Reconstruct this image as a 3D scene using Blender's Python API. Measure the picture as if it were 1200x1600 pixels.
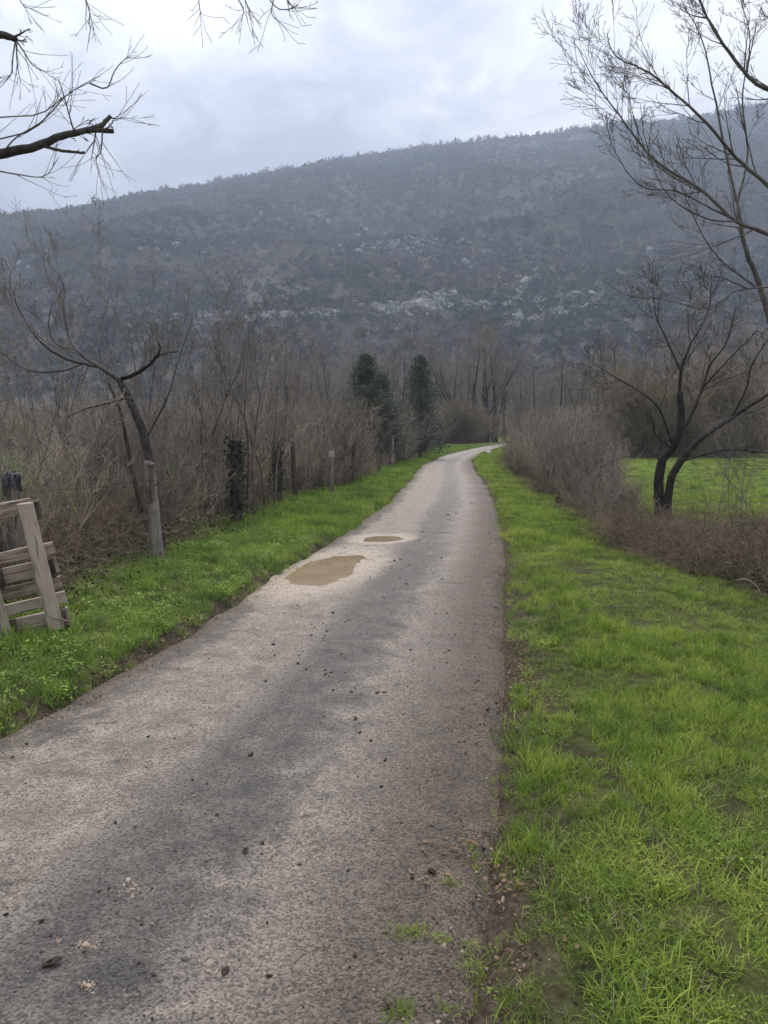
import bpy, math
import numpy as np
R = math.radians
for o in list(bpy.data.objects):
    bpy.data.objects.remove(o)
scene = bpy.context.scene
COL = scene.collection
F, PITCH, EYE = 1180.0, math.atan(132 / 1180.0), 1.6

# ------------------------------------------------------------------ camera
cam = bpy.data.cameras.new('camera')
cam.sensor_width = 36.0
cam.lens = 36.0 * F / 1600.0
cam.clip_start, cam.clip_end = 0.05, 9000
co = bpy.data.objects.new('camera', cam)
COL.objects.link(co)
co.location = (0, 0, EYE)
co.rotation_euler = (math.pi / 2 - PITCH, 0, 0)
scene.camera = co

# ------------------------------------------------------------------ sky, sun, exposure
SUN_EL, SUN_AZ = R(58), R(-4)          # azimuth from +Y towards +X
world = bpy.data.worlds.new('World')
scene.world = world
world.use_nodes = True
wn = world.node_tree
wn.nodes.clear()


def N(nt, typ, ins=None, **props):
    n = nt.nodes.new(typ)
    for k, v in props.items():
        setattr(n, k, v)
    for k, v in (ins or {}).items():
        s = n.inputs[k]
        if isinstance(v, bpy.types.NodeSocket):
            nt.links.new(v, s)
        else:
            s.default_value = v
    return n


def MATH(nt, op, a, b=0.0, c=0.0, clamp=False):
    n = N(nt, 'ShaderNodeMath', operation=op, use_clamp=clamp)
    for i, v in enumerate((a, b, c)):
        if isinstance(v, bpy.types.NodeSocket):
            nt.links.new(v, n.inputs[i])
        else:
            n.inputs[i].default_value = v
    return n.outputs[0]


def MIX(nt, f, a, b, blend='MIX'):
    n = N(nt, 'ShaderNodeMix', data_type='RGBA', blend_type=blend)
    for i, v in ((0, f), (6, a), (7, b)):
        if isinstance(v, bpy.types.NodeSocket):
            nt.links.new(v, n.inputs[i])
        else:
            n.inputs[i].default_value = v if i == 0 else (*v, 1.0)[:4]
    return n.outputs[2]


def RAMP(nt, f, stops, interp='LINEAR'):
    n = N(nt, 'ShaderNodeValToRGB', {'Fac': f})
    cr = n.color_ramp
    cr.interpolation = interp
    while len(cr.elements) < len(stops):
        cr.elements.new(0.5)
    for e, (p, c) in zip(cr.elements, stops):
        e.position = p
        e.color = (*c, 1.0) if isinstance(c, tuple) else (c, c, c, 1.0)
    return n.outputs['Color']


def NOISE(nt, vec, scale, detail=4.0, rough=0.55, dist=0.0):
    return N(nt, 'ShaderNodeTexNoise', {'Vector': vec, 'Scale': scale, 'Detail': detail, 'Roughness': rough, 'Distortion': dist}).outputs['Fac']


def build_sky():
    nt = wn
    sky = N(nt, 'ShaderNodeTexSky', sky_type='NISHITA', sun_disc=False, sun_elevation=SUN_EL, sun_rotation=SUN_AZ,
            air_density=1.4, dust_density=2.0)
    tc = N(nt, 'ShaderNodeTexCoord').outputs['Generated']
    sep = N(nt, 'ShaderNodeSeparateXYZ', {0: tc})
    z = MATH(nt, 'MAXIMUM', sep.outputs[2], 0.0)
    k = MATH(nt, 'DIVIDE', 1.0, MATH(nt, 'ADD', z, 0.22))
    u = MATH(nt, 'MULTIPLY', sep.outputs[0], k)
    v = MATH(nt, 'MULTIPLY', sep.outputs[1], k)
    pos = N(nt, 'ShaderNodeCombineXYZ', {0: u, 1: v, 2: 3.3}).outputs[0]
    big = NOISE(nt, pos, 1.15, 6.0, 0.55, 0.5)
    fine = NOISE(nt, pos, 4.2, 8.0, 0.62, 0.9)
    n = MATH(nt, 'ADD', MATH(nt, 'MULTIPLY', big, 0.60), MATH(nt, 'MULTIPLY', fine, 0.40))
    cloud = RAMP(nt, n, [(0.415, (0.300, 0.310, 0.375)), (0.465, (0.385, 0.398, 0.465)), (0.515, (0.480, 0.490, 0.545)), (0.585, (0.66, 0.66, 0.68))])
    # light of the hidden sun coming through the cloud deck, and a deck that is brighter overhead
    sd = (math.sin(SUN_AZ) * math.cos(SUN_EL), math.cos(SUN_AZ) * math.cos(SUN_EL), math.sin(SUN_EL))
    dot = N(nt, 'ShaderNodeVectorMath', {0: tc, 1: sd}, operation='DOT_PRODUCT').outputs['Value']
    glow = MATH(nt, 'POWER', MATH(nt, 'MAXIMUM', dot, 0.0), 7.0)
    lum = MATH(nt, 'ADD', MATH(nt, 'MULTIPLY', z, 1.45), 0.62)
    lum = MATH(nt, 'ADD', lum, MATH(nt, 'MULTIPLY', glow, 0.18))
    cloud = N(nt, 'ShaderNodeVectorMath', {0: cloud, 'Scale': lum}, operation='SCALE').outputs[0]
    skyb = N(nt, 'ShaderNodeVectorMath', {0: sky.outputs[0], 'Scale': 0.10}, operation='SCALE').outputs[0]
    col = MIX(nt, 0.93, skyb, cloud)
    bg = N(nt, 'ShaderNodeBackground', {'Color': col, 'Strength': 1.0})
    out = N(nt, 'ShaderNodeOutputWorld')
    nt.links.new(bg.outputs[0], out.inputs[0])


build_sky()
sun = bpy.data.lights.new('sun', 'SUN')
sun.energy, sun.angle, sun.color = 1.5, R(35), (1.0, 0.94, 0.86)
so = bpy.data.objects.new('sun', sun)
COL.objects.link(so)
so.rotation_euler = (math.pi / 2 - SUN_EL, 0, math.pi - SUN_AZ)
scene.view_settings.view_transform = 'Standard'
scene.view_settings.look = 'None'
scene.view_settings.gamma = 1.0
scene.view_settings.exposure = 1.0
scene.cycles.max_bounces = 4
scene.cycles.diffuse_bounces = 2
scene.cycles.adaptive_threshold = 0.02
scene.cycles.transparent_max_bounces = 8
scene.cycles.volume_bounces = 0

# ------------------------------------------------------------------ helpers


def at(px, py, Y):
    """the point at world depth Y that the photograph shows at (px, py)"""
    a, b = (px - 600) / F, (800 - py) / F
    d = np.array([a, math.cos(PITCH) + b * math.sin(PITCH), -math.sin(PITCH) + b * math.cos(PITCH)])
    return np.array([0, 0, EYE]) + d * (Y / d[1])


def tag(o, label=None, cat=None, group=None, kind=None):
    for k, v in (('label', label), ('category', cat), ('group', group), ('kind', kind)):
        if v:
            o[k] = v
    return o


def link(name, me, mat=None, parent=None, loc=None):
    o = bpy.data.objects.new(name, me)
    if mat is not None and me is not None and not me.materials:
        me.materials.append(mat)
    COL.objects.link(o)
    if parent is not None:
        o.parent = parent
    if loc is not None:
        o.location = loc
    return o


def empty(name, loc, rz=0.0):
    o = link(name, None)
    o.location = loc
    o.rotation_euler = (0, 0, rz)
    return o


def mesh(name, V, faces, smooth=False):
    """faces: list of int arrays (n, k)"""
    me = bpy.data.meshes.new(name)
    V = np.asarray(V, dtype=np.float32)
    faces = [np.asarray(f, dtype=np.int32) for f in faces if len(f)]
    me.vertices.add(len(V))
    me.vertices.foreach_set('co', V.ravel())
    nl = sum(f.size for f in faces)
    npoly = sum(len(f) for f in faces)
    me.loops.add(nl)
    me.loops.foreach_set('vertex_index', np.concatenate([f.ravel() for f in faces]))
    me.polygons.add(npoly)
    tot = np.concatenate([np.full(len(f), f.shape[1], dtype=np.int32) for f in faces])
    me.polygons.foreach_set('loop_start', np.concatenate([[0], np.cumsum(tot)[:-1]]).astype(np.int32))
    me.polygons.foreach_set('loop_total', tot)
    me.polygons.foreach_set('use_smooth', np.full(npoly, smooth))
    me.update(calc_edges=True)
    me.validate()
    return me


def _hash(ix, iy, seed):
    h = (ix.astype(np.int64) * 374761393 + iy.astype(np.int64) * 668265263 + seed * 1442695041) & 0x7fffffff
    h = ((h ^ (h >> 13)) * 1274126177) & 0x7fffffff
    return ((h ^ (h >> 16)) & 0xffff) / 65535.0


def vnoise(x, y, seed=0):
    x, y = np.asarray(x, float), np.asarray(y, float)
    ix, iy = np.floor(x).astype(np.int64), np.floor(y).astype(np.int64)
    fx, fy = x - ix, y - iy
    fx, fy = fx * fx * (3 - 2 * fx), fy * fy * (3 - 2 * fy)
    a, b = _hash(ix, iy, seed), _hash(ix + 1, iy, seed)
    c, d = _hash(ix, iy + 1, seed), _hash(ix + 1, iy + 1, seed)
    return (a + (b - a) * fx) * (1 - fy) + (c + (d - c) * fx) * fy


def fbm(x, y, seed=0, oct=4, gain=0.5):
    s, a, t = 0.0, 1.0, 0.0
    for k in range(oct):
        s = s + a * vnoise(np.asarray(x) * 2 ** k, np.asarray(y) * 2 ** k, seed + k * 17)
        t += a
        a *= gain
    return s / t


def sstep(a, b, x):
    t = np.clip((x - a) / (b - a), 0, 1)
    return t * t * (3 - 2 * t)


def tube_arrays(polys, sides):
    """polys: list of (P (n,3), R (n)) -> vertex array, quad array, cap tris"""
    groups = {}
    for P, r in polys:
        groups.setdefault(len(P), []).append((P, r))
    VV, FF, base = [], [], 0
    ang = np.arange(sides) * (2 * math.pi / sides)
    ca, sa = np.cos(ang), np.sin(ang)
    for n, lst in groups.items():
        P = np.array([p for p, _ in lst], float)
        Rr = np.array([r for _, r in lst], float)
        T = np.gradient(P, axis=1)
        T /= np.linalg.norm(T, axis=2, keepdims=True) + 1e-9
        mean = P[:, -1] - P[:, 0]
        ref = np.where((np.abs(mean[:, 2]) > 0.7 * np.linalg.norm(mean, axis=1))[:, None], np.array([1.0, 0.13, 0.07]), np.array([0.11, 0.07, 1.0]))
        U = np.cross(T, ref[:, None, :])
        U /= np.linalg.norm(U, axis=2, keepdims=True) + 1e-9
        W = np.cross(T, U)
        ring = P[:, :, None, :] + Rr[:, :, None, None] * (U[:, :, None, :] * ca[:, None] + W[:, :, None, :] * sa[:, None])
        m = len(lst)
        VV.append(ring.reshape(-1, 3))
        idx = base + np.arange(m * n * sides).reshape(m, n, sides)
        a, b = idx[:, :-1], idx[:, 1:]
        q = np.stack([a, np.roll(a, -1, 2), np.roll(b, -1, 2), b], -1)
        FF.append(q.reshape(-1, 4))
        base += m * n * sides
    return np.concatenate(VV), np.concatenate(FF)


def tubes(name, sets, smooth=True):
    """sets: list of (polys, sides)"""
    VV, FF, base = [], [], 0
    for polys, sides in sets:
        if not polys:
            continue
        v, f = tube_arrays(polys, sides)
        VV.append(v)
        FF.append(f + base)
        base += len(v)
    return mesh(name, np.concatenate(VV), FF, smooth)


def norm(v):
    return v / (np.linalg.norm(v) + 1e-9)


UP = np.array([0, 0, 1.0])


def grow(out, rng, p, d, L, r, lvl, C):
    """a wandering branch and its children; out[lvl] collects (points, radii)"""
    n = C['n'][lvl]
    step = L / (n - 1)
    pts = [np.array(p, float)]
    d = norm(np.array(d, float))
    wob, up = C['wob'][lvl], C['up'][lvl]
    nr = rng.normal(0, 1, (n, 3))
    dirs = []
    for i in range(n - 1):
        d = d + nr[i] * wob
        d[2] += up
        d = d / math.sqrt(d[0] * d[0] + d[1] * d[1] + d[2] * d[2])
        dirs.append(d)
        pts.append(pts[-1] + d * step)
    pts = np.array(pts)
    t = np.linspace(0, 1, n)
    rad = np.maximum(r * (1 - C['taper'][lvl] * t), C['rmin'])
    out[lvl].append((pts, rad))
    if lvl + 1 < len(C['n']):
        sprout(out, rng, pts, rad, L, lvl, C)


def sprout(out, rng, pts, rad, L, lvl, C, kids=None, t0=None):
    kids = C['kids'][lvl] if kids is None else kids
    k = int(kids + rng.random())
    t0 = C['t0'][lvl] if t0 is None else t0
    n = len(pts)
    for _ in range(k):
        t = t0 + (1 - t0) * rng.random() ** 0.8
        x = t * (n - 1)
        i = min(int(x), n - 2)
        f = x - i
        q = pts[i] * (1 - f) + pts[i + 1] * f
        dd = norm(pts[i + 1] - pts[i])
        a = C['ang'][lvl] * rng.uniform(0.6, 1.35)
        pv = rng.normal(0, 1, 3)
        pv = norm(pv - dd * pv.dot(dd))
        nd = dd * math.cos(a) + pv * math.sin(a)
        rr = max((rad[i] * (1 - f) + rad[i + 1] * f) * C['rr'][lvl], C['rmin'])
        grow(out, rng, q, nd, L * C['ratio'][lvl] * rng.uniform(0.5, 1.2) * (1.15 - 0.55 * t), rr, lvl + 1, C)


def smooth_poly(P, n):
    """Catmull-Rom through the guide points"""
    P = np.array(P, float)
    Q = np.vstack([2 * P[0] - P[1], P, 2 * P[-1] - P[-2]])
    m = len(P) - 1
    out = []
    for x in np.linspace(0, m, n):
        i = min(int(x), m - 1)
        t = x - i
        a, b, c, d = Q[i], Q[i + 1], Q[i + 2], Q[i + 3]
        out.append(0.5 * ((2 * b) + (c - a) * t + (2 * a - 5 * b + 4 * c - d) * t * t + (3 * b - a - 3 * c + d) * t ** 3))
    return np.array(out)


# ---- scatter by geometry nodes (stuff only)


def scatter_group(col):
    ng = bpy.data.node_groups.new('scatter', 'GeometryNodeTree')
    ng.interface.new_socket('Geometry', in_out='INPUT', socket_type='NodeSocketGeometry')
    ng.interface.new_socket('Geometry', in_out='OUTPUT', socket_type='NodeSocketGeometry')
    gi, go = ng.nodes.new('NodeGroupInput'), ng.nodes.new('NodeGroupOutput')
    ci = ng.nodes.new('GeometryNodeCollectionInfo')
    ci.inputs['Collection'].default_value = col
    ci.inputs['Separate Children'].default_value = True
    ci.inputs['Reset Children'].default_value = True
    ip = ng.nodes.new('GeometryNodeInstanceOnPoints')
    ip.inputs['Pick Instance'].default_value = True

    def attr(name, typ):
        a = ng.nodes.new('GeometryNodeInputNamedAttribute')
        a.data_type = typ
        a.inputs['Name'].default_value = name
        return a.outputs['Attribute']
    L = ng.links.new
    L(gi.outputs[0], ip.inputs['Points'])
    L(ci.outputs[0], ip.inputs['Instance'])
    L(attr('pick', 'INT'), ip.inputs['Instance Index'])
    L(attr('turn', 'FLOAT_VECTOR'), ip.inputs['Rotation'])
    L(attr('size', 'FLOAT_VECTOR'), ip.inputs['Scale'])
    L(ip.outputs[0], go.inputs[0])
    return ng


def proto_collection(name, meshes):
    c = bpy.data.collections.new(name)
    for i, me in enumerate(meshes):
        c.objects.link(bpy.data.objects.new('%s_%02d' % (name, i), me))
    return c


def scatter(name, P, pick, turn, size, col, label, cat):
    me = bpy.data.meshes.new(name)
    P = np.asarray(P, np.float32)
    me.vertices.add(len(P))
    me.vertices.foreach_set('co', P.ravel())
    me.attributes.new('pick', 'INT', 'POINT').data.foreach_set('value', np.asarray(pick, np.int32))
    me.attributes.new('turn', 'FLOAT_VECTOR', 'POINT').data.foreach_set('vector', np.asarray(turn, np.float32).ravel())
    s = np.asarray(size, np.float32)
    if s.ndim == 1:
        s = np.repeat(s[:, None], 3, 1)
    me.attributes.new('size', 'FLOAT_VECTOR', 'POINT').data.foreach_set('vector', s.ravel())
    o = link(name, me)
    m = o.modifiers.new('scatter', 'NODES')
    m.node_group = scatter_group(col)
    return tag(o, label, cat, kind='stuff')


def turns(rng, n, tilt=0.0):
    t = np.zeros((n, 3))
    t[:, 2] = rng.uniform(0, 2 * math.pi, n)
    if tilt:
        t[:, :2] = rng.normal(0, tilt, (n, 2))
    return t


# ------------------------------------------------------------------ materials


def new_mat(name):
    m = bpy.data.materials.new(name)
    m.use_nodes = True
    nt = m.node_tree
    nt.nodes.clear()
    out = N(nt, 'ShaderNodeOutputMaterial')
    return m, nt, out


def principled(nt, out, col, rough=0.85, normal=None, spec=0.3):
    b = N(nt, 'ShaderNodeBsdfPrincipled')
    for k, v in (('Base Color', col), ('Roughness', rough), ('Specular IOR Level', spec), ('Normal', normal)):
        if v is None:
            continue
        if isinstance(v, bpy.types.NodeSocket):
            nt.links.new(v, b.inputs[k])
        else:
            b.inputs[k].default_value = (*v, 1.0) if isinstance(v, tuple) else v
    nt.links.new(b.outputs[0], out.inputs['Surface'])
    return b


def world_pos(nt):
    return N(nt, 'ShaderNodeNewGeometry').outputs['Position']


def obj_pos(nt):
    return N(nt, 'ShaderNodeTexCoord').outputs['Object']


def bark_mat(name, dark, light, scale=30.0, bump=0.4, spread=0.35):
    m, nt, out = new_mat(name)
    p = world_pos(nt)
    mp = N(nt, 'ShaderNodeMapping', {'Vector': p, 'Scale': (1, 1, 0.25)}).outputs[0]
    n = NOISE(nt, mp, scale, 5.0, 0.65)
    rnd = N(nt, 'ShaderNodeObjectInfo').outputs['Random']
    patch = NOISE(nt, p, 1.7, 2.0)
    f = MATH(nt, 'ADD', MATH(nt, 'MULTIPLY', n, 1.0), MATH(nt, 'MULTIPLY', MATH(nt, 'SUBTRACT', rnd, 0.5), spread))
    f = MATH(nt, 'ADD', f, MATH(nt, 'MULTIPLY', MATH(nt, 'SUBTRACT', patch, 0.5), 0.6))
    col = RAMP(nt, f, [(0.25, dark), (0.75, light)])
    bn = N(nt, 'ShaderNodeBump', {'Height': n, 'Strength': bump, 'Distance': 0.01}).outputs[0]
    principled(nt, out, col, 0.9, bn, 0.15)
    return m


def leaf_mat(name, c1, c2, c3, trans=0.35, nscale=0.7, rough=0.55):
    m, nt, out = new_mat(name)
    p = world_pos(nt)
    rnd = N(nt, 'ShaderNodeObjectInfo').outputs['Random']
    n = NOISE(nt, p, nscale, 4.0, 0.6)
    n2 = NOISE(nt, p, nscale * 9, 2.0, 0.6)
    f = MATH(nt, 'ADD', MATH(nt, 'MULTIPLY', n, 0.75), MATH(nt, 'MULTIPLY', rnd, 0.34))
    f = MATH(nt, 'ADD', f, MATH(nt, 'MULTIPLY', n2, 0.28))
    col = RAMP(nt, f, [(0.46, c1), (0.66, c2), (0.90, c3)])
    b = N(nt, 'ShaderNodeBsdfPrincipled', {'Base Color': col, 'Roughness': rough, 'Specular IOR Level': 0.25})
    t = N(nt, 'ShaderNodeBsdfTranslucent', {'Color': col})
    mx = N(nt, 'ShaderNodeMixShader', {0: trans, 1: b.outputs[0], 2: t.outputs[0]})
    nt.links.new(mx.outputs[0], out.inputs['Surface'])
    return m


M_BARK = bark_mat('dark_bark', (0.040, 0.035, 0.031), (0.165, 0.145, 0.126), 26)
M_BLACKBARK = bark_mat('black_bark', (0.014, 0.012, 0.011), (0.060, 0.051, 0.044), 26)
M_TWIG = bark_mat('grey_twig', (0.070, 0.060, 0.051), (0.280, 0.245, 0.210), 14, 0.1)
M_TRUNK = bark_mat('rough_trunk', (0.018, 0.016, 0.014), (0.145, 0.128, 0.110), 34, 1.0)
M_DARKTWIG = bark_mat('dark_twig', (0.035, 0.029, 0.024), (0.130, 0.110, 0.092), 14, 0.1)
M_BRUSH = bark_mat('brown_brush', (0.140, 0.113, 0.082), (0.450, 0.372, 0.280), 6, 0.1, 0.6)
M_BRAMBLE = bark_mat('bramble', (0.070, 0.053, 0.038), (0.285, 0.222, 0.158), 8, 0.1, 0.6)
M_WOODTREE = bark_mat('wood_bark', (0.105, 0.086, 0.071), (0.340, 0.285, 0.235), 3, 0.1, 0.5)
M_WILLOW = bark_mat('willow_twig', (0.160, 0.130, 0.092), (0.310, 0.260, 0.185), 3, 0.0)
M_GRASS = leaf_mat('grass_blade', (0.085, 0.120, 0.030), (0.195, 0.300, 0.044), (0.390, 0.460, 0.080), 0.38, 1.3)
M_GRASSL = leaf_mat('verge_grass_blade', (0.070, 0.125, 0.030), (0.175, 0.285, 0.048), (0.340, 0.440, 0.080), 0.35, 1.1)
M_STRAW = leaf_mat('dry_grass_blade', (0.14, 0.11, 0.06), (0.23, 0.19, 0.11), (0.34, 0.29, 0.18), 0.25, 0.8)
M_IVY = leaf_mat('ivy_leaf', (0.014, 0.022, 0.012), (0.028, 0.042, 0.018), (0.055, 0.075, 0.028), 0.1, 2.0, 0.45)
M_LITTER = leaf_mat('hedge_litter', (0.050, 0.055, 0.025), (0.085, 0.085, 0.040), (0.160, 0.125, 0.075), 0.2, 3.0, 0.7)
M_CONIFER = leaf_mat('conifer_needle', (0.036, 0.050, 0.038), (0.085, 0.104, 0.074), (0.170, 0.185, 0.135), 0.15, 1.5, 0.7)
M_FLOWER = leaf_mat('yellow_flower', (0.24, 0.30, 0.05), (0.34, 0.38, 0.06), (0.48, 0.48, 0.10), 0.3, 2.0)

# ------------------------------------------------------------------ layout of the lane
_LY = np.array([-6, -2, 1, 3.83, 4.52, 5.58, 7.56, 9.28, 11.62, 16.89, 24.65, 31.68, 43.27, 59.56, 73.35, 85, 100])
_LX = np.array([-3.95, -3.2, -2.62, -2.05, -1.88, -1.64, -1.3, -1.0, -0.6, 0.14, 0.92, 1.48, 3.29, 7.04, 10.84, 14.6, 20.5])
_RY = np.array([-6, -2, 1.0, 1.87, 2.43, 3.41, 5.58, 9.28, 14.3, 21.79, 29.23, 36.58, 47.61, 65.74, 80, 100])
_RX = np.array([-1.2, -0.5, 0.08, 0.25, 0.36, 0.56, 0.92, 1.51, 2.20, 2.95, 3.50, 4.22, 6.1, 10.7, 15.0, 23.0])
_yy = np.arange(-6, 100.01, 0.25)
_k = np.hanning(17)
_k /= _k.sum()


def _sm(a):
    return np.convolve(np.pad(a, 8, mode='reflect', reflect_type='odd'), _k, 'valid')


_xl, _xr = _sm(np.interp(_yy, _LY, _LX)), _sm(np.interp(_yy, _RY, _RX))


def xl(y):
    return np.interp(y, _yy, _xl)


def xr(y):
    return np.interp(y, _yy, _xr)


_HLY = np.array([-5, 4.0, 8.6, 11.6, 14.9, 18, 26.4, 45.3, 59.6, 75, 100])
_HLX = np.array([-5.2, -3.4, -2.75, -2.38, -2.25, -1.5, -0.25, 1.7, 4.3, 8.6, 17.0])
_HRY = np.array([-5, 5.5, 7.1, 9.3, 12.4, 16.2, 26.4, 45.3, 66, 100])
_HRX = np.array([7.0, 4.6, 3.75, 3.0, 3.2, 3.6, 4.6, 7.2, 12.6, 26.0])


def hl(y):
    return np.interp(y, _HLY, _HLX)


def hr(y):
    return np.interp(y, _HRY, _HRX)


def ground_z(x, y):
    x, y = np.asarray(x, float), np.asarray(y, float)
    ins = np.minimum(x - xl(y), xr(y) - x)          # >0 inside the lane
    far = sstep(95, 105, y)
    z = 0.035 + 0.05 * (fbm(x * 0.7, y * 0.7, 3, 3) - 0.5) + 0.03 * (fbm(x * 3.1, y * 3.1, 5, 2) - 0.5)
    z = z + 0.05 * sstep(0.0, 0.9, -ins) * (x < 1) - 0.10 * sstep(0.8, 3.0, x - xr(y)) * sstep(60, 20, y)
    z = z + (-0.16 - z) * sstep(-0.10, 0.12, ins) * (1 - far)
    return z + 0.25 * (fbm(x * 0.03, y * 0.03, 11, 3) - 0.5) * sstep(20, 90, np.hypot(x, y))


# ------------------------------------------------------------------ ground


def graded(lo, hi, c0, c1, fine, growf=1.13):
    mid = list(np.arange(c0, c1 + 1e-6, fine))
    a, s = [], fine
    x = c1
    while x < hi:
        s *= growf
        x += s
        a.append(min(x, hi))
    b, s = [], fine
    x = c0
    while x > lo:
        s *= growf
        x -= s
        b.append(max(x, lo))
    return np.array(b[::-1] + mid + a)


def grid_mesh(name, X, Y, Z, smooth=True):
    ny, nx = X.shape
    V = np.stack([X, Y, Z], -1).reshape(-1, 3)
    i = np.arange(ny * nx).reshape(ny, nx)
    q = np.stack([i[:-1, :-1], i[:-1, 1:], i[1:, 1:], i[1:, :-1]], -1).reshape(-1, 4)
    return mesh(name, V, [q], smooth)


def ground_material():
    m, nt, out = new_mat('meadow')
    p = world_pos(nt)
    a = NOISE(nt, p, 0.55, 5.0, 0.6)
    b = NOISE(nt, p, 6.0, 5.0, 0.65)
    c = NOISE(nt, p, 38.0, 4.0, 0.6)
    f = MATH(nt, 'ADD', MATH(nt, 'MULTIPLY', a, 0.5), MATH(nt, 'MULTIPLY', b, 0.5))
    green = RAMP(nt, f, [(0.35, (0.085, 0.110, 0.030)), (0.52, (0.150, 0.210, 0.040)), (0.68, (0.230, 0.285, 0.055))])
    soil = RAMP(nt, c, [(0.3, (0.024, 0.019, 0.013)), (0.7, (0.075, 0.060, 0.040))])
    near = N(nt, 'ShaderNodeVectorMath', {0: p}, operation='LENGTH').outputs['Value']
    nearf = N(nt, 'ShaderNodeMapRange', {'Value': near, 'From Min': 10.0, 'From Max': 30.0}).outputs[0]
    k = MATH(nt, 'ADD', MATH(nt, 'MULTIPLY', nearf, 0.58), 0.27)
    k = MATH(nt, 'ADD', k, MATH(nt, 'MULTIPLY', MATH(nt, 'SUBTRACT', b, 0.5), 1.3), clamp=True)
    col = MIX(nt, k, soil, green)
    dirt = N(nt, 'ShaderNodeAttribute', attribute_name='dirt').outputs['Fac']
    dn = MATH(nt, 'ADD', dirt, MATH(nt, 'MULTIPLY', MATH(nt, 'SUBTRACT', b, 0.5), 1.6), clamp=True)
    dcol = RAMP(nt, c, [(0.32, (0.045, 0.034, 0.024)), (0.68, (0.150, 0.115, 0.082))])
    col = MIX(nt, dn, col, dcol)
    bn = N(nt, 'ShaderNodeBump', {'Height': MATH(nt, 'ADD', c, MATH(nt, 'MULTIPLY', NOISE(nt, p, 150.0, 3.0, 0.65), 0.5)), 'Strength': 1.0, 'Distance': 0.03}).outputs[0]
    principled(nt, out, col, 0.95, bn, 0.1)
    return m


gx = graded(-3500, 3500, -6, 12, 0.14, 1.14)
gy = graded(-1200, 3500, -2, 30, 0.14, 1.09)
GX, GY = np.meshgrid(gx, gy)
_gm = grid_mesh('ground', GX, GY, ground_z(GX, GY))
_ins = np.maximum(xl(GY) - GX, GX - xr(GY))
_gm.attributes.new('dirt', 'FLOAT', 'POINT').data.foreach_set('value', (sstep(0.36, 0.02, _ins) * (GY < 99)).ravel().astype(np.float32))
gnd = tag(link('ground', _gm, ground_material()), 'flat green meadow ground either side of the lane', kind='structure')

# ------------------------------------------------------------------ lane with puddle hollows
PUDDLES = [  # centre x, y, half axes, rotation, depth
    (-0.68, 8.55, 0.34, 0.88, R(-14), 0.040), (-0.03, 10.95, 0.25, 0.30, R(-30), 0.026)]


def road_height(x, y, u):
    """u: 0 at the left edge, 1 at the right"""
    z = 0.025 * (1 - (2 * u - 1) ** 4) - 0.022
    z = z - 0.016 * np.exp(-((u - 0.26) / 0.12) ** 2) - 0.013 * np.exp(-((u - 0.78) / 0.10) ** 2)
    z = z + 0.016 * (fbm(x * 1.3, y * 1.3, 31, 3) - 0.5) + 0.010 * (fbm(x * 6, y * 6, 33, 3) - 0.5)
    edge = np.minimum(u, 1 - u)
    z = z + 0.02 * (fbm(x * 9, y * 9, 36, 3) - 0.5) * sstep(0.16, 0.02, edge)
    z = z - 0.07 * sstep(0.035, -0.03, edge)
    for (cx, cy, ax, ay, rot, dep) in PUDDLES:
        dx, dy = x - cx, y - cy
        a, b = dx * math.cos(rot) + dy * math.sin(rot), -dx * math.sin(rot) + dy * math.cos(rot)
        r = np.hypot(a / ax, b / ay) + 0.75 * (fbm(x * 3.2, y * 3.2, 41, 3) - 0.5)
        flat = sstep(2.2, 1.2, r)
        z = z * (1 - flat) + (-0.020 + 0.006 * (fbm(x * 7, y * 7, 44, 2) - 0.5)) * flat
        z = z - dep * sstep(1.25, 0.75, r)
    return z


ry = np.concatenate([np.arange(-5, 14, 0.05), np.arange(14, 32, 0.12), np.arange(32, 100, 0.4)])
ru = np.linspace(-0.03, 1.03, 60)
RU, RYY = np.meshgrid(ru, ry)
wob = lambda y, s: 0.30 * (fbm(y * 1.1, y * 0 + s, 51, 5, 0.6) - 0.5)
RXX = (xl(RYY) + wob(RYY, 3.5)) * (1 - RU) + (xr(RYY) + wob(RYY, 9.5)) * RU
road_me = grid_mesh('lane', RXX, RYY, road_height(RXX, RYY, RU))
_a = road_me.attributes.new('across', 'FLOAT', 'POINT')
_a.data.foreach_set('value', RU.ravel().astype(np.float32))


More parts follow.
